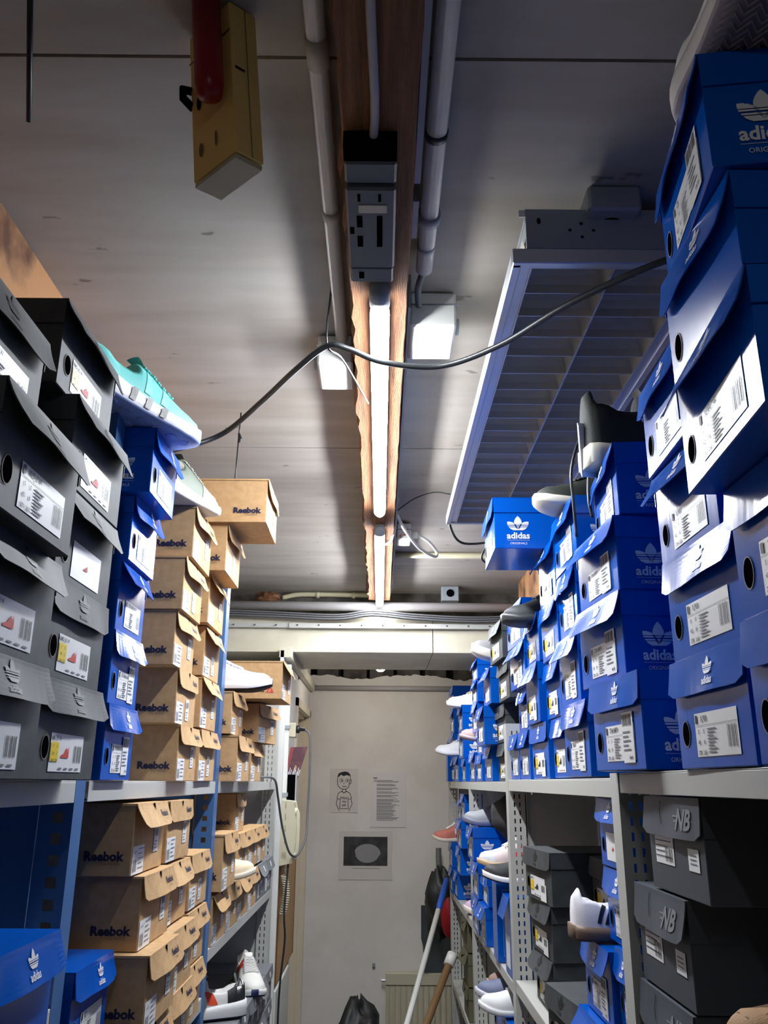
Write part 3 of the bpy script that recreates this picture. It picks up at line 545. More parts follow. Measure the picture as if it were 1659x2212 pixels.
('R', 'black', 0.375, 2.56, 0.006, 0.19, 0.109, 0, 'charcoal shoebox, bottom of the charcoal column above the grey upright', 'charcoal shoeboxes above the grey upright', 'yellow|NMD_R1|black', 1, '', 0.3),
('R', 'black', 0.37, 2.54, 0.117, 0.19, 0.109, 0, 'charcoal shoebox, second-lowest in the charcoal column above the grey upright', 'charcoal shoeboxes above the grey upright', 'yellow|NMD_R1|black', 0, '', 0.3),
('R', 'black', 0.36, 2.375, 0.228, 0.19, 0.109, 0.7, 'charcoal shoebox, third-lowest in the charcoal column above the grey upright', 'charcoal shoeboxes above the grey upright', 'yellow|NMD_R1|black', 0, '', 0.3),
('R', 'black', 0.345, 2.375, 0.338, 0.19, 0.109, 3.1, 'charcoal shoebox, top of the charcoal column above the grey upright', 'charcoal shoeboxes above the grey upright', 'yellow|NMD_R1|black', 1, '', 0.3),
('R', 'blue', 0.36, 2.8, 0.006, 0.19, 0.108, 0, 'glossy blue shoebox, bottom of the stack just past the charcoal column', 'blue shoeboxes on the far right top shelf', 'white|ZX', 1, '', 0.3),
('R', 'blue', 0.33, 2.734, 0.116, 0.2, 0.119, 0, 'glossy blue shoebox, second-lowest in the stack just past the charcoal column', 'blue shoeboxes on the far right top shelf', 'white|ZX', 1, '', 0.3),
('R', 'blue', 0.345, 2.66, 0.237, 0.18, 0.111, 0, 'glossy blue shoebox, top of the stack just past the charcoal column', 'blue shoeboxes on the far right top shelf', 'white|ZX', 2, '', 0.3),
('R', 'blue', 0.36, 3.3, 0.006, 0.19, 0.105, 0, 'glossy blue shoebox, bottom of the stack in the middle of the far right shelf', 'blue shoeboxes on the far right top shelf', 'white|ZX', 1, '', 0.3),
('R', 'blue', 0.36, 3.08, 0.006, 0.18, 0.09, 0, 'glossy blue shoebox, second-lowest in the stack in the middle of the far right shelf', 'blue shoeboxes on the far right top shelf', 'white|ZX', 0, '', 0.3),
('R', 'blue', 0.365, 3.08, 0.098, 0.18, 0.085, 0, 'glossy blue shoebox, third-lowest in the stack in the middle of the far right shelf', 'blue shoeboxes on the far right top shelf', 'white|ZX', 1, '', 0.3),
('R', 'blue', 0.365, 3.22, 0.186, 0.19, 0.104, 0, 'glossy blue shoebox, fourth-lowest in the stack in the middle of the far right shelf', 'blue shoeboxes on the far right top shelf', 'white|ZX', 1, '', 0.3),
('R', 'blue', 0.365, 3.2, 0.291, 0.19, 0.08, 0, 'glossy blue shoebox, fifth-lowest in the stack in the middle of the far right shelf', 'blue shoeboxes on the far right top shelf', 'white|ZX|79,95', 1, '', 0.3),
('R', 'blue', 0.365, 3.18, 0.373, 0.19, 0.075, 0, 'glossy blue shoebox, top of the stack in the middle of the far right shelf', 'blue shoeboxes on the far right top shelf', 'white|ZX', 1, '', 0.3),
('R', 'blue', 0.365, 3.72, 0.006, 0.16, 0.094, 0, 'glossy blue shoebox, bottom of the far right stack nearest the back wall corner', 'blue shoeboxes on the far right top shelf', 'white|ZX', 3, '', 0.3),
('R', 'blue', 0.36, 3.76, 0.102, 0.2, 0.112, 0, 'glossy blue shoebox, second-lowest in the far right stack nearest the back wall corner', 'blue shoeboxes on the far right top shelf', 'white|ZX', 1, '', 0.3),
('R', 'blue', 0.36, 3.76, 0.215, 0.2, 0.112, 0, 'glossy blue shoebox, top of the far right stack nearest the back wall corner', 'blue shoeboxes on the far right top shelf', 'white|ZX', 1, '', 0.3),
('R', 'blue', 0.36, 4.0, 0.006, 0.2, 0.112, 0, 'glossy blue shoebox in the last stack before the back wall', 'blue shoeboxes on the far right top shelf', 'white|ZX', 1, '', 0.3),
('R', 'blue', 0.365, 4.26, 0.006, 0.2, 0.113, 0, 'glossy blue shoebox, bottom of the rearmost stack on the right top shelf', 'blue shoeboxes on the far right top shelf', 'white|ZX', 1, '', 0.3),
('R', 'blue', 0.365, 4.26, 0.121, 0.2, 0.113, 0, 'glossy blue shoebox, second-lowest in the rearmost stack on the right top shelf', 'blue shoeboxes on the far right top shelf', 'white|ZX', 2, '', 0.3),
('R', 'blue', 0.365, 4.26, 0.236, 0.2, 0.113, 0, 'glossy blue shoebox, third-lowest in the rearmost stack on the right top shelf', 'blue shoeboxes on the far right top shelf', 'white|ZX', 1, '', 0.3),
('R', 'blue', 0.365, 4.26, 0.351, 0.2, 0.113, 0, 'glossy blue shoebox, top of the rearmost stack on the right top shelf', 'blue shoeboxes on the far right top shelf', 'white|ZX', 0, '', 0.3),
('R', 'slate', 0.37, 1.02, -0.13, 0.205, 0.115, 0, 'slate grey shoebox, top of the near right stack below the shelf', 'slate shoeboxes below the right shelf', 'slate', 0, '', 0.3),
('R', 'slate', 0.37, 1.1, -0.255, 0.205, 0.122, 0, 'slate grey shoebox, third-lowest in the near right stack below the shelf', 'slate shoeboxes below the right shelf', 'slate', 3, '', 0.3),
('R', 'slate', 0.37, 1.11, -0.38, 0.205, 0.122, 0, 'slate grey shoebox, second-lowest in the near right stack below the shelf', 'slate shoeboxes below the right shelf', 'slate', 3, '', 0.3),
('R', 'slate', 0.37, 1.11, -0.505, 0.205, 0.122, 0, 'slate grey shoebox, bottom of the near right stack below the shelf', 'slate shoeboxes below the right shelf', 'slate', 1, '', 0.3),
('R', 'slate', 0.42, 0.74, -0.352, 0.2, 0.115, 0, 'slate grey shoebox below the knitted shoe at the right frame edge', 'slate shoeboxes below the right shelf', 'slate', 1, '', 0.3),
('R', 'blue', 0.38, 1.378, -0.13, 0.16, 0.107, 0, 'glossy blue shoebox, top of the stack touching the near grey upright, below the shelf', 'blue shoeboxes below the right shelf', 'blank', 1, '', 0.3),
('R', 'blue', 0.385, 1.378, -0.244, 0.16, 0.112, 0, 'glossy blue shoebox, third-lowest in the stack touching the near grey upright, below the shelf', 'blue shoeboxes below the right shelf', 'white|SAMBA OG', 1, '', 0.3),
('R', 'blue', 0.38, 1.378, -0.358, 0.105, 0.112, 0, 'glossy blue shoebox, second-lowest in the stack touching the near grey upright, below the shelf', 'blue shoeboxes below the right shelf', 'white|SAMBA OG', 1, '', 0.3),
('R', 'blue', 0.38, 1.378, -0.472, 0.105, 0.112, 0, 'glossy blue shoebox, bottom of the stack touching the near grey upright, below the shelf', 'blue shoeboxes below the right shelf', 'white|SAMBA OG', 1, '', 0.3),
('R', 'blue', 0.37, 1.49, -0.37, 0.18, 0.114, 0, 'glossy blue shoebox, top of the stack under the striped white shoe', 'blue shoeboxes below the right shelf', 'white|SAMBA OG|99,95', 1, '', 0.3),
('R', 'blue', 0.36, 1.5, -0.486, 0.18, 0.114, 0, 'glossy blue shoebox, bottom of the stack under the striped white shoe', 'blue shoeboxes below the right shelf', 'white|SAMBA OG|99,95', 2, '', 0.3),
('R', 'black', 0.385, 2.03, -0.262, 0.22, 0.113, 5.4, 'charcoal shoebox, top of the charcoal stack below the right shelf', 'charcoal shoeboxes below the right shelf', 'yellow|NMD_R1|black|tag', 0, '', 0.3),
('R', 'black', 0.385, 2.05, -0.376, 0.22, 0.113, 2.3, 'charcoal shoebox, second-lowest in the charcoal stack below the right shelf', 'charcoal shoeboxes below the right shelf', 'yellow|NMD_R1|black|tag', 1, '', 0.3),
('R', 'black', 0.385, 2.06, -0.49, 0.22, 0.113, 0, 'charcoal shoebox, bottom of the charcoal stack below the right shelf', 'charcoal shoeboxes below the right shelf', 'yellow|NMD_R1|black', 2, '', 0.3),
('R', 'black', 0.365, 1.7, -0.49, 0.2, 0.108, 7, 'charcoal shoebox with raised lid in front of the charcoal stack, lower right', 'charcoal shoeboxes below the right shelf', 'yellow|NMD_R1|black', 3, '', 0.3),
('R', 'black', 0.47, 1.8, -0.378, 0.2, 0.112, 0, 'charcoal shoebox, bottom of the set-back charcoal stack below the right shelf', 'charcoal shoeboxes below the right shelf', 'yellow|NMD_R1|black', 2, '', 0.3),
('R', 'black', 0.47, 1.8, -0.264, 0.2, 0.112, 0, 'charcoal shoebox, top of the set-back charcoal stack below the right shelf', 'charcoal shoeboxes below the right shelf', 'yellow|NMD_R1|black', 0, '', 0.3),
('R', 'blue', 0.36, 4.16, -0.505, 0.17, 0.113, 0, 'glossy blue shoebox, bottom of the far lower right stack', 'blue shoeboxes on the far lower right shelf', 'white|ZX', 1, '', 0.3),
('R', 'blue', 0.36, 4.0, -0.389, 0.17, 0.113, 0, 'glossy blue shoebox, second-lowest in the far lower right stack', 'blue shoeboxes on the far lower right shelf', 'white|ZX', 1, '', 0.3),
('R', 'blue', 0.36, 3.93, -0.274, 0.17, 0.113, 0, 'glossy blue shoebox, third-lowest in the far lower right stack', 'blue shoeboxes on the far lower right shelf', 'white|ZX', 1, '', 0.3),
('R', 'blue', 0.375, 3.9, -0.16, 0.17, 0.113, 0, 'glossy blue shoebox, top of the far lower right stack', 'blue shoeboxes on the far lower right shelf', 'white|ZX', 1, '', 0.3),
('R', 'blue', 0.355, 4.37, -0.505, 0.17, 0.113, 0, 'glossy blue shoebox, bottom of the last lower right stack by the back wall', 'blue shoeboxes on the far lower right shelf', 'white|ZX', 1, '', 0.3),
('R', 'blue', 0.355, 4.37, -0.391, 0.17, 0.113, 0, 'glossy blue shoebox, top of the last lower right stack by the back wall', 'blue shoeboxes on the far lower right shelf', 'white|ZX', 1, '', 0.3),
('R', 'blue', 0.37, 4.13, -0.274, 0.16, 0.11, 0, 'glossy blue shoebox, bottom of the pair tucked behind the far lower right stack', 'blue shoeboxes on the far lower right shelf', 'white|ZX', 1, '', 0.3),
('R', 'blue', 0.38, 4.13, -0.162, 0.16, 0.085, 0, 'glossy blue shoebox, top of the pair tucked behind the far lower right stack', 'blue shoeboxes on the far lower right shelf', 'white|ZX', 1, '', 0.3),
('R', 'blue', 0.35, 3.22, -0.505, 0.19, 0.115, 0, 'glossy blue shoebox, bottom of the stack under the grey bumpy shoe', 'blue shoeboxes on the far lower right shelf', 'white|ZX', 1, '', 0.3),
('R', 'blue', 0.35, 3.2, -0.388, 0.19, 0.115, 0, 'glossy blue shoebox, second-lowest in the stack under the grey bumpy shoe', 'blue shoeboxes on the far lower right shelf', 'white|ZX', 1, '', 0.3),
('R', 'blue', 0.345, 3.3, -0.271, 0.2, 0.113, 0, 'glossy blue shoebox, top of the stack under the grey bumpy shoe', 'blue shoeboxes on the far lower right shelf', 'white|ZX', 1, '', 0.3),
('R', 'blue', 0.35, 3.01, -0.505, 0.17, 0.115, 0, 'glossy blue shoebox, bottom of the low pair beside the blue box on its side', 'blue shoeboxes on the far lower right shelf', 'white|ZX', 2, '', 0.3),
('R', 'blue', 0.36, 3.0, -0.388, 0.17, 0.09, 0, 'glossy blue shoebox, top of the low pair beside the blue box on its side', 'blue shoeboxes on the far lower right shelf', 'white|ZX', 0, '', 0.3),
('R', 'olive', 0.365, 3.8, -0.66, 0.2, 0.12, 0, 'olive shoebox, top of the olive pile in the lowest far right rack', 'olive shoeboxes low on the far right rack', '', 1, '', 0.3),
('R', 'olive', 0.365, 3.8, -0.785, 0.2, 0.12, 0, 'olive shoebox, second-lowest in the olive pile in the lowest far right rack', 'olive shoeboxes low on the far right rack', '', 2, '', 0.3),
('R', 'olive', 0.365, 3.8, -0.91, 0.2, 0.12, 0, 'olive shoebox, bottom of the olive pile in the lowest far right rack', 'olive shoeboxes low on the far right rack', '', 0, '', 0.3),
('R', 'blue', 0.36, 2.6, -0.74, 0.2, 0.113, 0, 'glossy blue shoebox, top of the pile under the trainers at bottom right', 'blue shoeboxes low in the right rack', '', 1, '', 0.3),
('R', 'blue', 0.36, 2.6, -0.855, 0.2, 0.113, 0, 'glossy blue shoebox, bottom of the pile under the trainers at bottom right', 'blue shoeboxes low in the right rack', '', 1, '', 0.3),
('R', 'blue', 0.37, 2.82, -0.74, 0.2, 0.113, 0, 'glossy blue shoebox, top of the second pile behind the trainers at bottom right', 'blue shoeboxes low in the right rack', '', 1, '', 0.3),
('R', 'blue', 0.37, 2.82, -0.855, 0.2, 0.113, 0, 'glossy blue shoebox, bottom of the second pile behind the trainers at bottom right', 'blue shoeboxes low in the right rack', '', 1, '', 0.3),
]
for b in BOXES: shoebox(*b[:13], D=b[13])
# ------------------------------------------------------------ lamps on the timber
def tube_lamp(y0, y1, z, label, lamp):
    t = thing('tube_lamp', label, 'lamp', (-.006, y0, z), group='lit tubes under the timber')
    b = MB(); n = y1-y0; prof = [(-.0, .004), (.004, .012), (.014, .0160), (.03, .0168), (n-.03, .0168), (n-.014, .0160), (n-.004, .012), (n, .004)]
    b.grid([[(r*math.cos(q*PI/12), y, r*math.sin(q*PI/12)) for q in range(24)] for y, r in prof], lamp, closed_u=True, cap=True, mf=lambda i, j: M_WHITE if j <= 11 else lamp); b.build('tube', t, smooth=True)
    b = MB(); b.box(-.014, .014, -.04, n+.03, .0165, .0188, M_WHITE); b.build('back_plate', t)
    b = MB(); b.tube([(0, -.055, 0), (0, -.003, 0)], .0172, M_GREYP, seg=16); b.build('end_cap', t, smooth=True)
    b = MB(); b.tube([(0, n+.002, 0), (0, n+.03, 0)], [.012, .006], M_WHITE, seg=12); b.build('end_cap', t, smooth=True)
    return t
tube_lamp(1.23, 2.37, .761, 'long lit white tube lamp under the timber, nearest the grey housing', M_LAMP)
tube_lamp(2.585, 3.705, .761, 'lit white tube lamp further along the timber, ending at the steel beam', M_LAMP)
tube_lamp(-1.1, .05, .761, 'added unseen fill tube on the timber behind the photographer', M_FILL)  # extra fill light out of view, shaped like the visible tubes
b = MB(); P = [[(.0+r*math.cos(q*PI/8), 4.55+r*math.sin(q*PI/8), z) for q in range(16)] for r, z in ((.001, .566), (.014, .568), (.024, .578), (.026, .59))]
b.grid(P, M_BULB, closed_u=True, cap=True); o = b.build('globe_lamp', smooth=True); tag(o, 'small round lit lamp in the gap past the steel beam', 'lamp')
b = MB(); b.tube([(0, 4.55, .591), (0, 4.55, .70)], .006, M_WHITE); b.build('lamp_stem', o)
# housing at the head of the tube
M_GREYH = mat('dark_grey_plastic', S(90, 96, 100), .45)
t = thing('lamp_housing', 'grey slotted plastic housing on the timber at the near end of the tube', 'housing', (-.018, .905, .752))
b = MB(); b.box(-.034, .034, .02, .20, -.004, .026, M_GREYH); b.build('body', t, bevel=.003)
b = MB(); b.box(-.034, .034, -.022, .018, .002, .026, M_GREYH); b.build('end_cap', t, bevel=.003)
b = MB(); b.box(-.033, .033, .205, .245, .000, .026, M_GREYH); b.build('end_cap', t, bevel=.003)
b = MB(); z = -.0046
for (x0, x1, y0, y1) in ((-.018, -.014, .03, .045), (.010, .014, .03, .045), (-.02, -.012, .075, .10), (-.02, -.012, .12, .145), (.008, .016, .075, .145), (-.030, -.024, .10, .115)): b.box(x0, x1, y0, y1, z, z+.001, M_DARK)
b.box(-.02, -.012, .215, .232, -.0006, .0004, M_DARK); b.build('slots', t)
b = MB(); b.box(-.017, .022, .052, .068, z-.0006, z+.0005, mat('aged_paper', S(206, 196, 168), .8)); b.build('paper_label', t)
b = MB(); b.box(-.034, .034, -.05, -.023, .004, .027, M_DARK); b.build('terminal_block', t)
b = MB(); b.tube(path([(-.012, -1.45, .774), (-.016, .1, .773), (-.006, .4, .772), (-.016, .62, .773), (-.012, .80, .773), (-.014, .862, .772)]), .0055, M_PIPE)
tag(b.build('power_cable', smooth=True), 'pale grey cable clipped under the timber, entering the grey housing', 'cable')
# yellowed housing hanging from the ceiling
t = thing('lamp_housing', 'yellowed plastic slotted housing hanging from the ceiling with a red handle', 'housing', (-.163, .755, .66))
A = Vector((0, 0, 0)); Bq = Vector((.028, .022, 0)); Cq = Vector((-.030, .076, 0)); Dq = Vector((-.058, .054, 0)); dn = Vector((-.020, -.006, .208)); sw = lambda p, k: p+dn*k
b = MB(); vs = [sw(p, k) for k in (0, 1) for p in (A, Bq, Cq, Dq)]
b.add(vs, [(0, 1, 2, 3), (4, 7, 6, 5), (0, 4, 5, 1), (1, 5, 6, 2), (2, 6, 7, 3), (3, 7, 4, 0)], M_YELP); b.build('body', t, bevel=.0012)
fr = (Dq-A); rt = (Bq-A); nf = Vector((fr.y, -fr.x, 0)).normalized()*-1
if nf.y > 0: nf = -nf
nr = Vector((rt.y, -rt.x, 0)).normalized()
if nr.y > 0: nr = -nr
class YF(Face2D):
    def __init__(s, mb, base, du, n): s.mb = mb; s.o = base; s.r = du; s.u = dn; s.n = n
b = MB(); f = YF(b, A, fr, nf)
def oval(f, x, y, rx, ry, m): f.disc(x, y, rx, ry, m, .0012, 16)
oval(f, .80, .67, .05, .045, M_DARK); oval(f, .80, .49, .05, .047, M_DARK); oval(f, .78, .17, .05, .045, mat('slot_brown', S(120, 92, 50), .6)); oval(f, .42, .17, .03, .05, mat('slot_brown', S(120, 92, 50), .6))
f.rect(.0, 1, .80, .812, mat('slot_brown', S(120, 92, 50), .6), .0010); f2 = YF(b, A, rt, nr); f2.rect(.55, .58, .0, 1, mat('slot_brown', S(120, 92, 50), .6), .0008); f2.rect(.1, .45, .55, .565, M_DARK, .001); b.build('slots', t)
b = MB(); n_ = Vector((0, 0, -1)); pA, pB, pC, pD = [p+Vector((0, 0, -.001)) for p in (A, Bq, Cq, Dq)]
e = lambda p: Vector((-.015, .038, 0))+(p-Vector((-.015, .038, 0)))*.94+Vector((0, 0, -.0005))
b.add([e(pA), e(pB), e(pC), e(pD), e(pA)+Vector((0, 0, -.006)), e(pB)+Vector((0, 0, -.006)), e(pC)+Vector((0, 0, -.006)), e(pD)+Vector((0, 0, -.006))], [(0, 1, 2, 3), (4, 5, 6, 7), (0, 1, 5, 4), (1, 2, 6, 5), (2, 3, 7, 6), (3, 0, 4, 7)], M_YELE); b.build('end_cap', t)
b = MB(); c0 = A+fr*1.02+dn*.58+nf*-.004; b.tube([c0+dn*.06, c0+dn*.03+Vector((-.010, -.01, 0)), c0-dn*.03+Vector((-.010, -.01, 0)), c0-dn*.06], .005, M_DARK); b.build('clip', t, smooth=True)
c = A+fr*.24+nf*.019; b = MB(); b.tube([c+dn*.33, c+dn*.35, c+dn*.42, c+dn*1.0], [.006, .014, .0165, .0165], M_RED, seg=16); b.build('handle', t, smooth=True)
b = MB(); b.tube([(-.405, .745, .869), (-.482, .888, .85)], .0035, M_CABLE); b.v = [(x, y, z) for x, y, z in b.v]
b = MB(); b.tube([(-.395, .70, .865), (-.44, .84, .775)], .0035, M_CABLE, seg=8); tag(b.build('hanging_rod', smooth=True), 'thin black rod hanging from the ceiling near the top left', 'rod')
b = MB(); b.tube([(-.35, 1.90, .868), (-.352, 1.90, .80)], .002, M_CABLE, seg=6); b.tube([(-.352, 1.90, .812), (-.346, 1.90, .80), (-.352, 1.90, .79)], .0035, M_CABLE, seg=6); b.tube([(-.352, 1.90, .80), (-.355, 1.90, .655)], .0018, M_CABLE, seg=6)
tag(b.build('hanging_hook', smooth=True), 'thin metal rod with a hook hanging from the ceiling over the kraft boxes', 'hook')
# conduits and junction boxes beside the timber
def conduit(x0, x1, y0, y1, z, r, label, bands, m=M_PIPE):
    b = MB(); b.tube([(x0, y0, z), (x1, y1, z)], r, m, seg=14); o = b.build('conduit', smooth=True); tag(o, label, 'pipe', 'conduits beside the timber')
    for k in bands:
        c = MB(); x = x0+(x1-x0)*(k[0]-y0)/(y1-y0); c.tube([(x, k[0], z), (x, k[0]+k[1], z)], r+k[2], k[3], seg=14); c.build('band', o, smooth=True)
    return o
conduit(-.083, -.083, -1.45, 1.50, .852, .0125, 'grey plastic conduit running left of the timber into a box', [(.78, .045, .0018, M_PIPE), (1.10, .02, .002, M_PIPE)])
conduit(.079, .070, -1.45, 1.25, .846, .0145, 'pale thicker conduit right of the timber with dark tape', [(.925, .013, .0015, M_CABLE), (1.10, .02, .004, M_GREYP), (1.18, .012, .0008, M_GREYP)])
b = MB(); b.box(.044, .053, -1.45, 1.02, .835, .869, M_PIPE); b.box(.044, .053, 1.06, 1.15, .835, .869, M_PIPE); tag(b.build('cable_trunking'), 'slim grey trunking strip along the right flank of the timber', 'trunking')
b = MB(); b.box(.044, .049, 1.3, 3.6, .80, .868, mat('grey_green_trunking', S(150, 160, 160), .5)); tag(b.build('cable_trunking'), 'flat grey strip along the timber flank beside the lit tubes', 'trunking')
def jbox(x, y, z, sx, sy, sz, label, m=M_WHITE, side=0):
    t = thing('junction_box', label, 'junction box', (x, y, z), group='white junction boxes near the lit tubes')
    b = MB(); b.box(-sx/2, sx/2, -sy/2, sy/2, -sz/2, sz/2, m); b.build('body', t, bevel=.004)
    b = MB(); b.box(-sx/2-.002, sx/2+.002, -sy/2-.002, sy/2+.002, sz*.1, sz*.13, M_BAR); b.build('cover_seam', t)
    if side:
        b = MB(); b.tube([(side*sx/2, 0, 0), (side*(sx/2+.01), 0, 0)], .016, M_GREYP, seg=14); b.build('gland', t, smooth=True)
    return t
jbox(-.097, 1.575, .835, .072, .12, .066, 'white junction box at the end of the left conduit', side=-1)
jbox(.092, 1.42, .832, .085, .13, .072, 'larger white junction box at the end of the right conduit', side=1)
b = MB(); b.tube(path([(.070, 1.25, .846), (.062, 1.30, .84), (.065, 1.35, .835)]), .006, M_GCABLE); tag(b.build('power_cable', smooth=True), 'short grey cable between right conduit and its junction box', 'cable')
b = MB(); b.box(.31, .39, 1.06, 1.14, .825, .869, M_GREYP); o = b.build('junction_box', bevel=.004); tag(o, 'grey ceiling box with round opening behind the louvred light', 'junction box')
b = MB(); b.tube([(.35, 1.10, .824), (.35, 1.10, .8255)], .02, M_DARK, seg=18); b.build('opening', o)
t = jbox(.078, 2.83, .83, .05, .085, .06, 'small white plug box with red marks beside the lit tubes')
b = MB(); f = Face2D(b, (0, -.0430, 0), (1, 0, 0), (0, 0, 1)); f.ribbon([(-.018, -.02), (-.010, -.012), (-.012, -.024)], .002, M_REDINK); f.ribbon([(0, -.014), (.012, -.012), (.016, -.02)], .004, M_REDINK); b.build('red_marks', t)
b = MB(); b.tube([(.026, 0, 0), (.05, 0, 0)], .014, M_WHITE, seg=12); b.build('plug', t, smooth=True)
b = MB(); b.tube(path([(.128, 2.83, .83), (.17, 2.87, .815), (.20, 2.93, .795), (.19, 2.90, .77), (.13, 2.80, .775), (.075, 2.66, .80), (.046, 2.60, .83), (.040, 2.66, .79), (.028, 2.72, .77), (.01, 2.74, .771)]), .0055, M_WHITE)
tag(b.build('power_cable', smooth=True), 'white cable looping from the plug box back to the tube lamp', 'cable')
# long black cable crossing the aisle
b = MB(); b.tube(path([(.52, .98, .70), (.42, 1.02, .715), (.30, 1.15, .722), (.203, 1.29, .722), (.104, 1.37, .722), (.0, 1.36, .724), (-.06, 1.335, .736), (-.10, 1.335, .742), (-.16, 1.40, .73), (-.24, 1.52, .72), (-.33, 1.62, .695), (-.40, 1.60, .655), (-.47, 1.55, .615), (-.54, 1.48, .59)], 10), .0055, M_CABLE)
tag(b.build('power_cable', smooth=True), 'long black cable slung across the aisle below the lit tube', 'cable')
b = MB(); b.tube(path([(-.095, 1.335, .865), (-.10, 1.33, .745), (-.075, 1.40, .75), (-.03, 1.62, .765)]), .0022, M_CABLE, seg=6); tag(b.build('cable_tie', smooth=True), 'thin black tie holding the long cable near the left junction box', 'cable tie')
b = MB(); b.tube(path([(.045, 2.62, .845), (.10, 2.50, .85), (.16, 2.44, .852), (.21, 2.42, .84)]), .002, M_CABLE, seg=6); tag(b.build('thin_wire', smooth=True), 'thin black wire between the timber and the louvred light', 'wire')
b = MB(); b.tube(path([(.21, 2.44, .80), (.215, 2.50, .76), (.25, 2.58, .735), (.31, 2.62, .74), (.40, 2.60, .75), (.46, 2.58, .74)]), .004, M_CABLE, seg=8)
for k in range(3): b.tube(path([(.34+.03*k, 2.62, .735), (.33+.03*k, 2.66, .70), (.37+.03*k, 2.68, .685), (.42+.02*k, 2.66, .70), (.41+.02*k, 2.62, .74)]), .0035, M_CABLE, seg=8)
tag(b.build('coiled_cable', smooth=True), 'coiled black cable at the far end of the louvred light', 'cable')
# louvred light
t = thing('louvred_light', 'unlit silver louvred ceiling light with parabolic blades above the right aisle', 'lamp', (.352, 1.09, .75))
b = MB(); W2, LN = .157, 1.335
b.box(-W2, -W2+.014, 0, LN, -.004, .022, M_ALUF); b.box(W2-.014, W2, 0, LN, -.004, .022, M_ALUF); b.box(-W2, W2, -.006, .008, -.004, .022, M_ALUF); b.box(-W2, W2, LN-.008, LN+.004, -.004, .022, M_ALUF); b.build('frame', t, bevel=.0015)
b = MB()
for x in (-W2+.03, 0, W2-.03):
    b.grid([[(x-.012*q if x >= 0 else x-.012*q, y, .0+.045*q) for q in (0, .5, 1)] for y in (.008, LN-.008)], M_ALU)
    b.grid([[(x+.012*q, y, .0+.045*q) for q in (0, .5, 1)] for y in (.008, LN-.008)], M_ALU); b.box(x-.0012, x+.0012, .008, LN-.008, -.003, .002, M_ALUF)
for s in (-1, 1): b.grid([[(s*(W2-.014), y, 0), (s*(W2-.029), y, .0)] for y in (.008, LN-.008)], M_ALUF)
b.build('divider', t)
b = MB(); n = 19
for k in range(n+1):
    y = .012+k*(LN-.024)/n
    for x0, x1 in ((-W2+.03, -.002), (.002, W2-.03)):
        b.grid([[(x, y-.012*q*q, .040*q) for q in (0, .35, .7, 1)] for x in (x0, x1)], M_ALU); b.grid([[(x, y+.012*q*q, .040*q) for q in (0, .35, .7, 1)] for x in (x0, x1)], M_ALU)

for k in range(n+1): y = .012+k*(LN-.024)/n; b.box(-W2+.03, W2-.03, y-.0008, y+.0008, -.0012, .0005, M_ALUF)
b.build('louvre_blades', t)
b = MB(); b.box(-W2+.022, W2-.022, .0, LN, .072, .082, M_GREYP)
for s in (-1, 1): b.box(s*(W2-.024)-.001, s*(W2-.024)+.001, 0, LN, .022, .082, M_GREYP)
b.box(-W2+.022, W2, -.006, -.004, .022, .092, M_GREYP); b.box(-W2+.022, W2, LN+.002, LN+.004, .022, .082, M_GREYP); b.box(-W2+.012, -W2+.022, -.006, -.004, .078, .09, M_WHITE); b.build('housing', t)
b = MB(); f = Face2D(b, (0, -.0065, .05), (1, 0, 0), (0, 0, 1))
for x in (-.05, .10):
    for dx, dy in ((0, .012), (-.018, 0), (.018, 0), (0, -.012)): f.disc(x+dx, dy+.004, .0026, .0026, M_DARK)
f.disc(-.115, .02, .003, .006, M_DARK); b.build('screw_holes', t)
b = MB()
for x in (-.075, .07): b.tube([(x, .02, .05), (x, LN-.02, .05)], .008, mat('unlit_tube', S(190, 192, 196), .3), seg=10)
b.build('unlit_tubes', t, smooth=True)
b = MB(); b.box(-.1, -.08, .3, .32, .082, .12, M_ALUF); b.box(.08, .1, .3, .32, .082, .12, M_ALUF); b.box(-.1, -.08, 1.0, 1.02, .082, .12, M_ALUF); b.box(.08, .1, 1.0, 1.02, .082, .12, M_ALUF); b.build('bracket', t)
# pipes and cables over the steel beam
b = MB(); b.tube([(-.9, 3.775, .765), (.9, 3.775, .762)], .021, M_PIPE, seg=14); tag(b.build('beam_pipe', smooth=True), 'grey pipe crossing the aisle on top of the steel beam', 'pipe')
rr = random.Random(5)
for k in range(9):
    b = MB(); z = .700+.0095*(k//3); y = 3.705-.0095*(k % 3); a = (.028, .018, .008)[k//3] if 0 else .018
    b.tube(path([(-.9, y, z+.012), (-.5, y, z), (-.2, y, z-a*.6), (-.04, y, z+.008), (.15, y, z-a*.4), (.4, y, z-a), (.62, y, z-a*.5), (.9, y, z+.01)], 5), .0042, M_GCABLE, seg=7)
    tag(b.build('sagging_cable', smooth=True), 'dark grey cable sagging in the bundle above the steel beam', 'cable', 'cables bundled above the steel beam')
b = MB(); b.tube([(.055, 3.21, .857), (.9, 3.21, .857)], .0115, M_PIPEY); tag(b.build('yellow_pipe', smooth=True), 'yellowed pipe crossing the ceiling right of the timber', 'pipe')
b = MB(); b.tube(path([(-.06, 3.93, .85), (-.30, 3.93, .852), (-.40, 3.93, .85), (-.47, 3.93, .835)]), .0115, M_PIPEY)
for x in (-.14, -.31): b.tube([(x, 3.93, .85), (x+.015, 3.93, .85)], .015, M_PIPEY)
tag(b.build('yellow_pipe', smooth=True), 'yellowed clipped pipe at the far ceiling left of the timber', 'pipe')
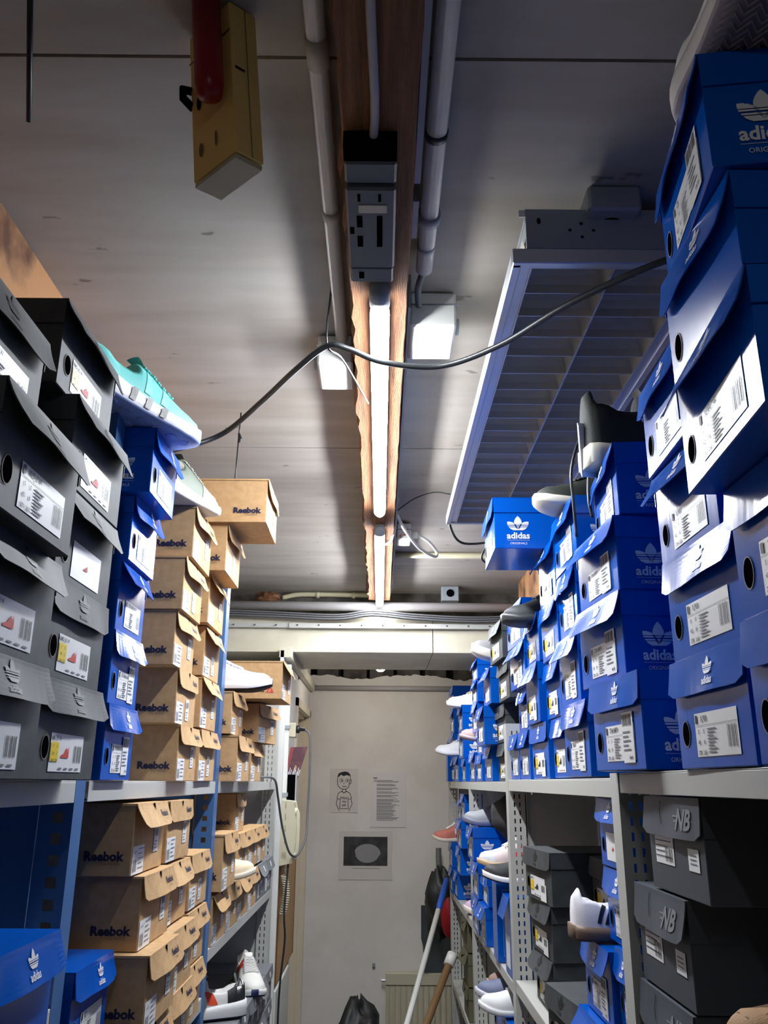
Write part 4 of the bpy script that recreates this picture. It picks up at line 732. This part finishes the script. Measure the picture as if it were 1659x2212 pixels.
b = MB(); rr = random.Random(2); P = [[(-.53+.07*math.cos(a)*math.sin(e)*rr.uniform(.6, 1.1), 3.86+.04*math.sin(a)*math.sin(e)*rr.uniform(.6, 1.1), .815+.035*math.cos(e)*rr.uniform(.7, 1.1)) for a in [q*PI/7 for q in range(14)]] for e in [.15+i*2.85/9 for i in range(10)]]
b.grid(P, mat('brown_film', S(110, 74, 50), .2), closed_u=True, cap=True); tag(b.build('crumpled_film'), 'crumpled brown plastic film stuffed above the steel beam at left', 'plastic film')
b = MB(); b.box(.28, .36, 3.80, 3.86, .80, .868, M_GREYP); o = b.build('wall_socket', bevel=.003); tag(o, 'grey socket box in the shade above the steel beam', 'socket')
b = MB(); b.tube([(.32, 3.799, .835), (.32, 3.797, .835)], .018, M_DARK, seg=16); b.build('opening', o)
# ------------------------------------------------------------ things on the far left wall
X = -.42
b = MB(); b.box(X, X+.022, 3.78, 3.80, -.14, .50, M_WHITE); o = b.build('cable_duct', bevel=.002); tag(o, 'white vertical cable duct at the end of the left rack', 'duct')
b = MB(); b.box(X, X+.028, 3.772, 3.79, .22, .235, M_GREYP); b.box(X, X+.028, 3.772, 3.79, -.06, -.045, M_GREYP); b.build('duct_clip', o)
b = MB(); b.box(X, X+.045, 3.84, 3.92, .188, .25, M_BEIGE); o = b.build('wall_socket', bevel=.003); tag(o, 'grey beige wall socket box holding the black plug', 'socket')
b = MB(); b.tube([(X+.046, 3.87, .224), (X+.06, 3.87, .224), (X+.062, 3.87, .224), (X+.085, 3.87, .222)], [.017, .017, .009, .006], M_CABLE, seg=12); o2 = b.build('plug', smooth=True); tag(o2, 'black round plug in the wall socket', 'plug')
b = MB(); b.tube(path([(X+.085, 3.87, .222), (X+.108, 3.86, .19), (X+.113, 3.85, .05), (X+.110, 3.84, -.12), (X+.11, 3.80, -.22), (X+.085, 3.72, -.285), (X+.06, 3.62, -.27), (X+.035, 3.55, -.17), (X+.025, 3.45, -.06), (X+.016, 3.39, .006), (X-.02, 3.345, .016), (X-.06, 3.338, .009)], 10), .0045, M_GCABLE)
tag(b.build('power_cable', smooth=True), 'dark grey cable looping from the black plug to the left shelf', 'cable')
t = thing('leaflet_holder', 'black leaflet box on the far left wall above the wall phone', 'leaflet box', (X+.028, 3.86, -.085))
b = MB(); b.box(-.026, .026, -.04, .06, -.004, .115, M_DARK); b.build('body', t, bevel=.002)
b = MB(); b.box(.0265, .031, -.04, .06, -.004, .118, M_GSTEEL); b.build('frame', t)
b = MB(); m1 = mat('plum_print', S(112, 74, 80), .35, mix=S(92, 60, 70), mscale=30); m2 = mat('dusty_red_print', S(150, 72, 70), .4)
f = Face2D(b, (X+.006, 3.848, -.02), Vector((1, 0, 0)), Vector((.0, 0, 1)))
pts = [(0, .045), (.018, .165), (.095, .168), (.072, .09), (.046, .005), (0, .03)]
b.add([f.P(x, y, 0) for x, y in pts]+[f.P(x, y, -.002) for x, y in pts], [(0, 1, 2, 3, 4, 5), (11, 10, 9, 8, 7, 6)]+[(i, (i+1) % 6, (i+1) % 6+6, i+6) for i in range(6)], m1)
f.poly([(0, .05), (.018, .165), (.034, .166), (.012, .05)], m2, .0008)
for k in range(9): f.ribbon([(.01+k*.006, .035+.006*(k % 3)), (.016+k*.006, .062+.008*((k*2) % 3))], .003, M_WHITEINK, .0014)
f.poly([(.036, .06), (.046, .06), (.05, .085), (.042, .09)], M_KRAFT, .0013)
tag(b.build('leaflet'), 'plum and red leaflet sticking out of the black leaflet box', 'leaflet')
t = thing('wall_phone', 'beige wall phone seen edge-on at the far left', 'phone', (X, 3.70, -.075))
b = MB(); prof = [(.0, 0), (.056, -.006), (.062, -.03), (.072, -.10), (.070, -.17), (.060, -.236), (.0, -.25)]
b.add([(x+.004, y, z) for y in (-.03, .12) for x, z in prof], [tuple(range(7)), tuple(range(13, 6, -1))]+[(i, (i+1) % 7, (i+1) % 7+7, i+7) for i in range(7)], M_BEIGE); b.build('body', t, bevel=.003)
b = MB(); P = path([(.064, .03, -.045), (.077, .03, -.05), (.080, .03, -.12), (.077, .03, -.20), (.062, .03, -.21)]); b.tube(P, [.016 if i < 6 or i > len(P)-7 else .010 for i in range(len(P))], M_BEIGE, seg=10); b.build('handset', t, smooth=True)
b = MB(); f = Face2D(b, (.034, -.0315, -.12), (1, 0, 0), (0, 0, 1))
for k in range(4): f.rect(-.001, .001, .09-k*.045, .115-k*.045, M_FAINT)
for k in range(4): f.ribbon([(-.008+k*.005, -.10), (-.008+k*.005, -.078)], .0012, M_FAINT)
b.build('casing_print', t)
b = MB(); P = []; 
for i in range(260):
    u = i/259; a = u*2*PI*17; r = .012; P.append((X+.035+.012*math.sin(u*PI)+r*math.cos(a), 3.69+r*math.sin(a), -.36-.145*u))
b.tube([(X+.03, 3.70, -.322)]+P[:1], .003, M_BEIGE, seg=6); b.tube(P, .0028, M_BEIGE, seg=6); o = b.build('coiled_cord', t, smooth=True); o.location = (-X, -3.70, .075)
b = MB(); b.tube(path([(X+.05, 3.69, -.32), (X+.045, 3.66, -.50), (X+.05, 3.67, -.60), (X+.036, 3.67, -.80), (X+.036, 3.68, -1.2), (X+.03, 3.70, -1.5)]), .004, M_CABLE); tag(b.build('power_cable', smooth=True), 'dark cable running down from the wall phone', 'cable')
t = thing('timber_board', 'brown wooden board fixed below the wall phone', 'board', (X, 3.72, -.765))
b = MB(); b.box(.0, .016, .0, .66, 0, .45, M_KRAFT); b.build('panel', t); b = MB(); b.box(-.001, .017, -.004, 0, 0, .45, mat('dark_brown_edge', S(120, 74, 34), .6)); b.build('edge_strip', t); b = MB(); b.box(0, .018, .66, .672, 0, .45, mat('dark_brown_edge', S(120, 74, 34), .6)); b.build('edge_strip', t)
b = MB(); b.box(X, X+.02, 3.70, 4.2, -1.5, -.78, M_WHITE); tag(b.build('white_panel', bevel=.004), 'white panel on the wall under the brown board', 'panel')
# ------------------------------------------------------------ back wall
Y = 5.10
def sheet(name, label, cat, x0, x1, z0, z1, m=None):
    t = thing(name, label, cat, ((x0+x1)/2, Y-.002, (z0+z1)/2)); b = MB(); b.box(-(x1-x0)/2, (x1-x0)/2, -.0012, .0008, -(z1-z0)/2, (z1-z0)/2, m or M_LABEL); b.build('paper', t)
    pb = MB(); return t, pb, Face2D(pb, (0, -.0014, 0), (1, 0, 0), (0, 0, 1))
PAP = mat('wall_paper_sheet', S(226, 222, 220), .5)
t, pb, f = sheet('notice', 'printed text notice taped to the back wall', 'notice', -.054, .153, -.243, .056, PAP); rr = random.Random(1)
f.text('Regels', -.075, .118, .009, M_BLACKINK, .0004)
z = .105
for k in range(40):
    if k in (3, 6, 9, 12, 15): z -= .006
    L = rr.uniform(.085, .135); f.rect(-.082 if k < 2 else -.066, -.066+L, z-.0022, z, M_BAR if k % 4 else M_BLACKINK); z -= .0048
pb.build('print', t)
t, pb, f = sheet('drawing', 'marker drawing of a boy in a T-shirt on the back wall', 'drawing', -.285, -.125, -.165, .075, mat('thin_sheet', S(218, 213, 206), .7))
K = M_BLACKINK; r = lambda p, w=.0032: f.ribbon(p, w, K)
f.poly([(-.038, .075), (-.034, .092), (-.018, .100), (.004, .104), (.022, .100), (.034, .088), (.038, .068), (.030, .080), (.012, .084), (-.004, .078), (-.02, .086), (-.030, .074)], K)
r([(-.037, .08), (-.040, .05), (-.034, .022), (-.016, .008), (.012, .006), (.026, .018), (.030, .04), (.036, .07)]); r([(.036, .06), (.042, .052), (.038, .038), (.031, .036)])
for x in (-.016, .016): r([(x+.010*math.cos(a*PI/6), .054+.010*math.sin(a*PI/6)) for a in range(13)], .002); f.disc(x+.002, .054, .0035, .005, K)
r([(-.01, .022), (.004, .020), (.014, .022)], .003); r([(0, .045), (-.003, .036), (.002, .035)], .0018)
r([(-.008, .006), (-.008, -.004)]); r([(.010, .006), (.010, -.004)]); r([(-.012, -.006), (0, -.014), (.014, -.006)], .004)
r([(-.012, -.004), (-.032, -.016), (-.040, -.044), (-.026, -.050)]); r([(.014, -.004), (.034, -.016), (.044, -.044), (.030, -.050)])
r([(-.020, -.036), (-.022, -.100)]); r([(.024, -.036), (.026, -.100)]); r([(-.022, -.1), (.026, -.1)], .003)
r([(-.038, -.05), (-.044, -.074), (-.032, -.098), (-.026, -.112)]); r([(.042, -.05), (.048, -.074), (.036, -.098), (.030, -.112)])
for s_, yy in (('Not', -.042), ('my', -.061), ('pic', -.080)): f.text(s_, .002, yy, .020, K, .0003)
pb.build('marker_lines', t)
t, pb, f = sheet('picture_print', 'laminated sheet with a dark grey picture on the back wall', 'picture', -.228, .075, -.52, -.265, mat('laminate', S(220, 215, 208), .25))
f.rect(-.124, .124, -.055, .098, mat('grey_picture', S(74, 74, 76), .3, mix=S(52, 52, 54), mscale=18)); 
f.poly([(-.06+.075*math.cos(a*PI/10)*(1 if a < 10 else .9)+.07, .01+.05*math.sin(a*PI/10)) for a in range(20)], mat('pale_grey_patch', S(150, 150, 150), .4), .0008)
for k in range(26): f.rect(-.075+k*.006, -.071+k*.006, -.070, -.066, M_BAR)
pb.build('print', t)
b = MB(); b.box(-.032, -.016, Y-.02, Y, -.955, -.935, M_GREYP); tag(b.build('thermostat_stub', bevel=.002), 'tiny grey fitting on the back wall above the radiator', 'fitting')
t = thing('radiator', 'cream ribbed panel radiator under the shovel', 'radiator', (.24, Y-.05, -1.5)); b = MB(); b.box(-.20, .22, -.03, .02, .47, .53, M_RAD); b.build('top_grille', t, bevel=.004)
b = MB(); P = []
for zz in (.0, .468):
    P.append([(-.20+.42*k/84, -.032+.012*(.5+.5*math.cos(k*PI/3)), zz) for k in range(85)])
b.grid(P, M_RAD); b.box(-.20, .22, -.018, .0, 0, .468, M_RAD); b.build('panel', t, smooth=False)
b = MB(); b.tube([(-.201, 0, .49), (-.222, 0, .49)], .009, M_ALUF); b.build('valve', t)
def seg_thing(name, label, cat, parts):
    t = thing(name, label, cat)
    for pn, pts, r, m in parts: b = MB(); b.tube(pts, r, m, seg=12); b.build(pn, t, smooth=True)
    return t
p0, p1 = Vector((-.137, 3.15, -1.5)), Vector((.343, 4.6, -.466)); L = lambda k: p0+(p1-p0)*k
seg_thing('broom_handle', 'white broom pole with blue grip leaning towards the right rack', 'broom', [('pole', [L(0), L(.885)], .0125, M_WHITE), ('grip', [L(.885), L(.9), L(1)], [.0125, .015, .014], mat('blue_grip', S(40, 90, 190), .5)), ('ring', [L(.36), L(.364)], .0135, M_BSTEEL)])
q0, q1 = Vector((-.1, 3.55, -1.5)), Vector((.335, 4.2, -.735)); L = lambda k: q0+(q1-q0)*k
seg_thing('wooden_pole', 'brown wooden pole with pale cap leaning low on the right', 'pole', [('pole', [L(0), L(.95)], .016, mat('brown_pole_wood', S(128, 96, 62), .6)), ('cap', [L(.95), L(1.0)], .024, M_WHITE)])
t = thing('shovel', 'grey steel shovel standing on the radiator under black bag', 'shovel', (.33, Y-.08, -.965)); b = MB()
P = [[(-.10+.20*k/10+(.012 if 0 < j < 4 else 0), -.02+.022*math.cos((k-5)/5*1.3)*1-.01*j/6, .33*j/8) for k in range(11)] for j in range(9)]
MS_ = mat('worn_steel', S(120, 128, 134), .35, metal=.7); b.grid(P, MS_); b.grid([[(x, y-.002, z) for x, y, z in r[::-1]] for r in P], MS_); b.build('blade', t, smooth=True)
b = MB(); b.tube([(0, -.012, .15), (0, -.016, .30), (0, -.02, .42), (0, -.02, .62)], [.004, .014, .016, .016], M_GCABLE); b.build('handle', t, smooth=True)
def blob(name, label, cat, c, r, m, seed, n=18, k=12, amp=.25, link=True, drape=0):
    rr = random.Random(seed); ph = [rr.uniform(0, 6) for _ in range(8)]; b = MB(); P = []
    for i in range(k+1):
        e = .08+(PI-.16)*i/k; row = []
        for j in range(n):
            a = j*2*PI/n; q = 1+amp*(.5*math.sin(3*a+ph[0]+2*e)+.3*math.sin(5*a+ph[1]-3*e)+.3*math.sin(7*e+ph[2]+a))
            row.append((c[0]+r[0]*math.cos(a)*math.sin(e)*q, c[1]+r[1]*math.sin(a)*math.sin(e)*q, c[2]+r[2]*math.cos(e)*q))
        P.append(row)
    b.grid(P, m, closed_u=True, cap=True); o = b.build(name, smooth=True)
    if label: tag(o, label, cat)
    return o
FAB = mat('black_fabric', S(40, 40, 42), .8, bump=.5, bscale=30); FABB = mat('black_nylon', S(36, 38, 38), .45, bump=.8, bscale=18)
blob('black_bag', 'black cloth bag on the floor by the radiator', 'bag', (-.10, 4.80, -1.30), (.13, .13, .24), FABB, 3)
o = blob('black_bag', 'black bag with a red panel hanging by the far right rack', 'bag', (.325, 4.84, -.60), (.075, .09, .16), FABB, 8)
b = MB(); P = [[(.345+.045*math.sin(e)*math.cos(a)+.02, 4.765+.05*math.sin(e)*math.sin(a), -.66+.10*math.cos(e)) for a in [q*PI/8 for q in range(16)]] for e in [.1+i*2.94/8 for i in range(9)]]; b.grid(P, mat('red_nylon', S(170, 24, 34), .5), closed_u=True, cap=True); b.build('red_panel', o, smooth=True)
# ------------------------------------------------------------ shoes
def lerp(T, x):
    for (a, p), (c, q) in zip(T, T[1:]):
        if x <= c: return p+(q-p)*((x-a)/(c-a) if c > a else 0)
    return T[-1][1]
WT = [(0, .020), (.04, .029), (.12, .034), (.3, .033), (.5, .036), (.68, .043), (.82, .043), (.92, .034), (.98, .020), (1, .008)]
def shoe(label, loc, heading, pitch=0, roll=0, L=.27, up=(200, 200, 200), sole=(235, 235, 235), lining=None, lace=None, bottom=None, stripes=None, heel=None, toe=None, patch=None, high=0, thick=1.0, group='sneakers on display atop the boxes', knit=False, tread=None, name='sneaker', tag_card=False, bars=None, sx=.33):
    t = thing(name, label, 'shoe', loc, (math.radians(roll), math.radians(-pitch), math.radians(heading)), group)
    mm = lambda c, r=.6: mat('shoe_%d_%d_%d_%d' % (*c, int(r*10)), S(*c), r, bump=.25 if knit else .1, bscale=500 if knit else 300)
    mu = mm(up, .75 if knit else .6); ml = mm(lining or (60, 60, 60), .9)
    HT = [(0, .050+high), (.05, .064+high), (.12, .066+high), (.22, .050+high), (.34, .058+high), (.42, .074+high*.9), (.47, .072+high*.5), (.58, .058), (.70, .046), (.82, .036), (.92, .028), (.98, .016), (1, .006)]
    st = lambda x: (.026-.010*min(1, x/.6))*thick
    spring = lambda x: .016*max(0, (x-.72)/.28)**2
    def P(x, k, off=0):
        w_ = lerp(WT, x)+off; h = lerp(HT, x)+off; a = k*PI; cs, sn = math.cos(a), math.sin(a)
        y = -w_*(1 if cs > 0 else -1)*abs(cs)**.75*(1-.22*max(0, sn)**2*(1 if x < .5 else .3)); z = h*abs(sn)**.8
        if .045 < x < .40 and abs(k-.5) < .26:
            z -= (.055+high)*math.cos((k-.5)/.26*PI/2)**.5*min(1, (x-.045)/.05)*min(1, (.41-x)/.04)
        return (x*L, y, st(x)*.75+spring(x)+z)
    XS = [0, .02, .045, .06, .09, .14, .2, .27, .34, .38, .4, .42, .46, .52, .58, .64, .7, .76, .82, .88, .92, .96, .985, 1]; K = 22
    b = MB(); b.grid([[P(x, k/K) for k in range(K+1)] for x in XS], mu, mf=lambda i, j: ml if (.045 < (XS[i]+XS[i+1])/2 < .40 and abs((j+.5)/K-.5) < .24) else mu, cap=True); b.build('upper', t, smooth=True)
    ms = mm(sole, .45); mb_ = mm(bottom or sole, .6); b = MB(); P2 = []
    for x in XS:
        w_ = lerp(WT, x)+.004; s0 = spring(x); T = st(x); xx = -.004+x*(L+.010)
        P2.append([(xx, -w_*.93, s0), (xx, -w_, s0+.004), (xx, -w_*1.02, s0+T*.6), (xx, -w_*.98, s0+T), (xx, w_*.98, s0+T), (xx, w_*1.02, s0+T*.6), (xx, w_, s0+.004), (xx, w_*.93, s0)])
    b.grid(P2, ms, closed_u=True, cap=True, mf=lambda i, j: mb_ if j == 7 or (bottom and j in (0, 6)) else ms); so = b.build('sole', t, smooth=True)
    if tread == 'studs':
        b = MB()
        for x in (.12, .24, .36, .5, .62, .74, .86):
            for s in (-.5, .5): w_ = lerp(WT, x); b.tube([(x*L, s*w_, spring(x)), (x*L, s*w_, spring(x)-.0025)], [.011, .009], mb_, seg=12)
        b.build('tread', so)
    if bars:
        b = MB(); mbar = mm(bars, .4)
        for x in (.30, .42, .54):
            for sd in (-1, 1):
                p = [((x+q)*L, sd*(lerp(WT, x+q)*1.02+.0052), spring(x)+st(x)*h) for q, h in ((0, .25), (.045, .25), (.06, .98), (.015, .98))]
                b.add(p, [(0, 1, 2, 3)], mbar)
        b.build('side_bars', so)
    if tread == 'zigzag':
        b = MB(); mt = mm((190, 180, 188), .7)
        for k in range(30):
            x = .04+k*.031; w_ = lerp(WT, min(x, .98))*.86; n = 6
            pts = [(x*L+(.006 if q % 2 else -.006), -w_+2*w_*q/n, spring(x)-.001) for q in range(n+1)]; b.tube(pts, .0016, mt, seg=4, cap=False)
        b.build('tread', so)
    def patch_(name, x0, x1, k0, k1, c, slant=0, off=.0009, both=True, n=5, parent=t, r=.5):
        b = MB(); m_ = mm(c, r)
        for side in ((0, 1) if both else (0,)):
            rows = []
            for i in range(n+1):
                k = k0+(k1-k0)*i/n; sl = slant*i/n; row = []
                for j in range(n+1):
                    x = min(.99, max(0.005, x0+(x1-x0)*j/n+sl)); kk = k if side == 0 else 1-k; row.append(P(x, kk, off))
                rows.append(row)
            b.grid(rows, m_)
        return b.build(name, parent, smooth=True)
    if stripes:
        for i in range(3): patch_('stripe', sx+i*.055, sx+.028+i*.055, .04, .36, stripes, slant=.09)
    if heel: patch_('heel_tab', .004, .10, .02, .40, heel)
    if toe: patch_('toe_cap', .84, .985, .02, .5, toe)
    if patch:
        for pa in patch: patch_('overlay', *pa)
    ml_ = mm(lace or up, .8); b = MB()
    for i in range(6):
        x = .45+i*.042; b.tube([P(min(.98, x+(.012 if k % 2 else 0)), .34+.32*k/6, .003) for k in range(7)], .0024, ml_, seg=6)
        b.tube([P(x+.03, .34+.32*k/6, .0035) if i % 2 else P(x+.03, .66-.32*k/6, .0035) for k in range(7)], .002, ml_, seg=6)
    b.build('laces', t, smooth=True)
    b = MB(); b.grid([[P(x, k, .002+q) for k in (.42, .46, .5, .54, .58)] for x, q in ((.40, .012), (.43, .007), (.46, .003))], mu); b.build('tongue', t, smooth=True)
    if tag_card:
        b = MB(); b.box(.30*L, .30*L+.034, .03, .032, .03, .09, M_LABEL); b.box(.30*L+.004, .30*L+.038, .033, .0345, .02, .085, M_LABEL); b.build('hang_tag', t)
    return t
# left side
shoe('turquoise running shoe with white sole and black bars atop the left blue stack', (-.466, 1.135, .566), 62, pitch=-4.5, L=.268, up=(112, 208, 202), sole=(240, 240, 244), bottom=(150, 170, 220), bars=(14, 14, 16), lining=(96, 190, 184), lace=(120, 214, 208), tread='studs', thick=1.5,
     patch=[(.03, .22, .02, .3, (120, 214, 208), .0), (.42, .47, .04, .36, (128, 216, 212), .05), (.55, .60, .04, .36, (128, 216, 212), .05)])
shoe('grey-green suede sneaker with cream sole atop the front kraft stack', (-.452, 1.50, .537), 74, L=.262, up=(88, 98, 84), sole=(214, 208, 194), bottom=(206, 202, 192), lining=(222, 218, 204), lace=(160, 160, 150), heel=(224, 220, 208), thick=1.2, patch=[(.60, .80, .02, .3, (128, 136, 122), .04)])
shoe('white leather sneaker with dark navy sole past the second blue post', (-.575, 2.41, .243), 3, L=.262, up=(236, 234, 236), sole=(230, 228, 230), bottom=(20, 22, 40), lining=(210, 208, 208), lace=(236, 236, 236), thick=1.25)
shoe('beige canvas sneaker resting toe-out in the lower kraft row', (-.60, 2.60, -.266), 3, L=.24, up=(226, 210, 178), sole=(226, 216, 196), lining=(200, 184, 154), lace=(226, 210, 178))
shoe('white and red running shoe standing on the pale grey boxes', (-.475, 3.28, -.646), 287, pitch=-4, L=.28, up=(228, 226, 218), sole=(226, 224, 220), bottom=(30, 36, 84), lining=(176, 172, 166), lace=(222, 220, 214), thick=1.3, group='running shoes on the pale grey boxes', patch=[(.10, .32, .22, .36, (224, 74, 44)), (.36, .50, .10, .38, (224, 74, 44), .07), (.28, .33, .05, .25, (34, 38, 70), .05)])
shoe('navy, red and white running shoe heel-out beside the second blue post', (-.395, 2.78, -.646), 205, L=.28, up=(222, 220, 214), sole=(228, 226, 224), bottom=(24, 30, 60), lining=(34, 40, 62), lace=(220, 218, 214), thick=1.7, group='running shoes on the pale grey boxes', heel=(34, 34, 38), patch=[(.02, .10, .28, .46, (226, 222, 212)), (.12, .40, .28, .38, (226, 78, 44)), (.10, .20, .02, .24, (34, 34, 38)), (.30, .40, .04, .20, (226, 78, 44), .05)])
# right side, top
BIG = shoe('large white sneaker sole-down atop the topmost blue box at right', (.342, .735, .684), 271, pitch=0, L=.30, up=(232, 228, 222), sole=(226, 220, 214), bottom=(150, 136, 146), lace=(232, 228, 222), tread='zigzag', thick=1.4)
b = MB(); b.tube(path([(.012, .0, .055), (-.006, .002, .075), (-.022, .004, .06), (-.024, .004, .03), (-.008, .002, .012), (.004, 0, .015)]), .0032, MATS['shoe_232_228_222_6'], seg=8); b.build('pull_loop', BIG, smooth=True)
shoe('tall black knitted sneaker with cream sole and hanging laces on the right stack', (.345, 1.315, .504), 12, L=.25, up=(42, 44, 40), sole=(222, 218, 200), lining=(30, 30, 30), lace=(34, 34, 34), high=.055, thick=1.4, knit=True, group='pair of black knitted sneakers')
shoe('black knitted sneaker with cream toe behind its tall mate on the right', (.555, 1.60, .519), 182, L=.245, up=(42, 46, 40), sole=(222, 218, 200), lining=(30, 30, 30), lace=(34, 34, 34), thick=1, knit=True, group='pair of black knitted sneakers')
LACE1 = [(.40, 1.40, .62), (.368, 1.42, .612), (.344, 1.42, .546), (.3428, 1.42, .484), (.345, 1.42, .415)]
LACE2 = [(.41, 1.36, .61), (.387, 1.39, .592), (.370, 1.40, .53), (.366, 1.40, .477), (.370, 1.40, .445)]
b = MB(); b.tube(path(LACE1), .0028, M_CABLE, seg=6); b.tube(path(LACE2), .0028, M_CABLE, seg=6)
o = b.build('hanging_laces', smooth=True); tag(o, 'two long black laces dangling from the tall black sneaker', 'laces')
b = MB(); b.box(-.001, .001, -.018, .018, -.045, .045, M_LABEL); b.box(.003, .005, -.02, .016, -.05, .04, M_LABEL); o = b.build('hang_tag'); o.location = (.352, 1.33, .545); o.rotation_euler = (.1, .12, -1.15); tag(o, 'white cardboard swing tag on the tall black sneaker', 'tag')
shoe('black ankle sneaker toe-out atop the stack near the grey upright', (.555, 2.00, .388), 184, pitch=-8, L=.26, up=(44, 46, 48), sole=(52, 54, 56), lining=(24, 24, 24), lace=(34, 34, 34), high=.03, thick=1.1)
shoe('grey and cream knitted sneaker toe-out left of the charcoal column', (.51, 2.70, .35), 176, pitch=10, L=.22, up=(150, 150, 150), sole=(226, 220, 212), lining=(210, 206, 200), lace=(222, 218, 212), thick=1.7, high=.01, knit=True)
shoe('white sneaker with beige laces atop the far right stack', (.59, 3.85, .330), 182, pitch=-3, L=.285, up=(236, 230, 224), sole=(240, 236, 234), lining=(200, 186, 160), lace=(222, 202, 166), thick=1.3)
shoe('white low sneaker poking out of the far right stack', (.517, 4.10, .122), 180, L=.25, up=(238, 236, 238), sole=(238, 236, 238), lining=(210, 210, 210), lace=(236, 236, 236), thick=1.0)
shoe('dusty pink sneaker toe poking out between far right boxes', (.56, 3.462, .1595), 180, L=.235, up=(176, 152, 150), sole=(180, 162, 160), lining=(140, 120, 118), lace=(176, 152, 150), thick=.8)
# right side, below
shoe('white leather sneaker with black side stripes and gum sole below right shelf', (.335, 1.585, -.252), 4, pitch=0, L=.24, up=(238, 236, 240), sole=(122, 100, 84), bottom=(98, 80, 66), lining=(226, 224, 226), lace=(238, 238, 238), stripes=(30, 32, 42), sx=.13, thick=.9, group='sneakers on the lower right shelves')
shoe('brown patterned knitted sneaker with gold and white sole at right frame edge', (.535, .825, -.236), 183, L=.235, up=(178, 138, 96), sole=(232, 230, 226), lining=(120, 90, 60), lace=(150, 110, 74), thick=1.3, knit=True, patch=[(.55, .95, .1, .9, (150, 108, 74), .0, .0006)], group='sneakers on the lower right shelves')
shoe('grey bumpy-soled runner atop the blue box below right shelf', (.575, 3.40, -.155), 178, L=.25, up=(150, 152, 158), sole=(110, 114, 132), lining=(60, 60, 60), lace=(150, 150, 156), thick=1.3, tread='studs', group='sneakers on the lower right shelves', tag_card=True)
blob('dark_jacket', 'crumpled black jacket stuffed behind the grey bumpy runner', 'jacket', (.455, 2.97, -.11), (.075, .12, .075), FAB, 12, amp=.2)
shoe('white and coral running shoe with tan sole beside the grey upright', (.565, 2.80, -.232), 184, pitch=-4, L=.255, up=(226, 208, 208), sole=(206, 178, 140), lining=(24, 24, 28), lace=(236, 230, 230), toe=(214, 218, 224), thick=1.0, group='sneakers on the lower right shelves', patch=[(.30, .62, .03, .20, (232, 74, 80)), (.18, .30, .03, .2, (226, 166, 164))])
shoe('black running shoe with thick white sole under the coral shoe', (.58, 2.70, -.287), 182, pitch=2, L=.27, up=(34, 34, 36), sole=(238, 236, 234), bottom=(30, 30, 32), lining=(20, 20, 20), lace=(34, 34, 34), thick=1.1, group='sneakers on the lower right shelves')
shoe('salmon sneaker with white laces poking out at the far right rack', (.47, 4.45, -.276), 182, L=.20, up=(196, 112, 96), sole=(226, 214, 196), lining=(40, 30, 30), lace=(236, 230, 222), heel=(236, 230, 222), group='sneakers on the lower right shelves', tag_card=True)
shoe('lilac sneaker with a white tag standing on the far lower shelf', (.59, 3.72, -.505), 180, L=.24, up=(206, 176, 196), sole=(232, 222, 212), lining=(170, 150, 160), lace=(238, 232, 236), group='sneakers on the lower right shelves', thick=1.3, tag_card=True)
shoe('slate blue sneaker with white trim low in the right rack', (.57, 2.87, -.626), 184, pitch=1, L=.27, up=(104, 112, 140), sole=(206, 206, 216), lining=(110, 96, 92), lace=(150, 156, 176), group='trainers low in the right rack', thick=1.2)
shoe('white sneaker with black stripes low in the right rack', (.54, 2.70, -.626), 184, pitch=2, L=.25, up=(226, 226, 226), sole=(230, 230, 230), lining=(150, 150, 150), lace=(240, 240, 240), stripes=(30, 30, 34), group='trainers low in the right rack')
shoe('taupe knitted sneaker behind the slate blue one, low right', (.59, 2.98, -.626), 180, pitch=1, L=.24, up=(150, 124, 112), sole=(170, 150, 140), lining=(60, 50, 48), lace=(150, 124, 112), group='trainers low in the right rack', knit=True)
# blue boxes standing on their long edge
def edge_box(x, y, z, dx, dy, dz, label, group, flap=False):
    t = thing('shoebox', label, 'shoebox', (x, y, z), group=group)
    b = MB(); b.box(0, dx, 0, dy, 0, dz, M_BLUE); b.build('body', t, bevel=.0015)
    b = MB(); f = Face2D(b, (0, -.0005, 0), (1, 0, 0), (0, 0, 1)); e = .018
    f.ribbon([(e, e), (dx-e, e), (dx-e, dz-e), (e, dz-e), (e, e)], .0012, M_PALEINK); f.ribbon([(e+.03, e), (e+.03, dz-e)], .0009, M_PALEINK)
    for k in range(10): f.rect(e+.05, e+.085-(k % 3)*.008, dz-e-.03-k*.016, dz-e-.028-k*.016, M_PALEINK)
    b.build('side_print', t)
    if flap:
        b = MB(); b.grid([[(-.002-.018*q, yy, dz+.002-.055*q) for q in (0, .5, 1)] for yy in (-.003, dy+.003)], M_BLUE); b.box(-.002, dx, -.003, -.001, dz-.05, dz+.002, M_BLUE); b.box(-.002, dx, -.003, dy+.003, dz, dz+.002, M_BLUE); b.build('lid', t)
        b = MB(); b.box(-.0005, 0, dy*.2, dy*.8, .02, .10, M_LABEL); b.build('label', t)
    return t
edge_box(.355, 2.76, -.505, .29, .10, .215, 'blue shoebox on its long edge, outlined print facing, by the grey upright', 'blue shoeboxes on edge')
edge_box(.362, 2.535, -.505, .29, .115, .20, 'blue shoebox on its long edge with open flap by the grey upright', 'blue shoeboxes on edge', True)
edge_box(.347, 4.464, .006, .29, .11, .19, 'blue shoebox on its long edge at the very end of the right shelf', 'blue shoeboxes on edge')
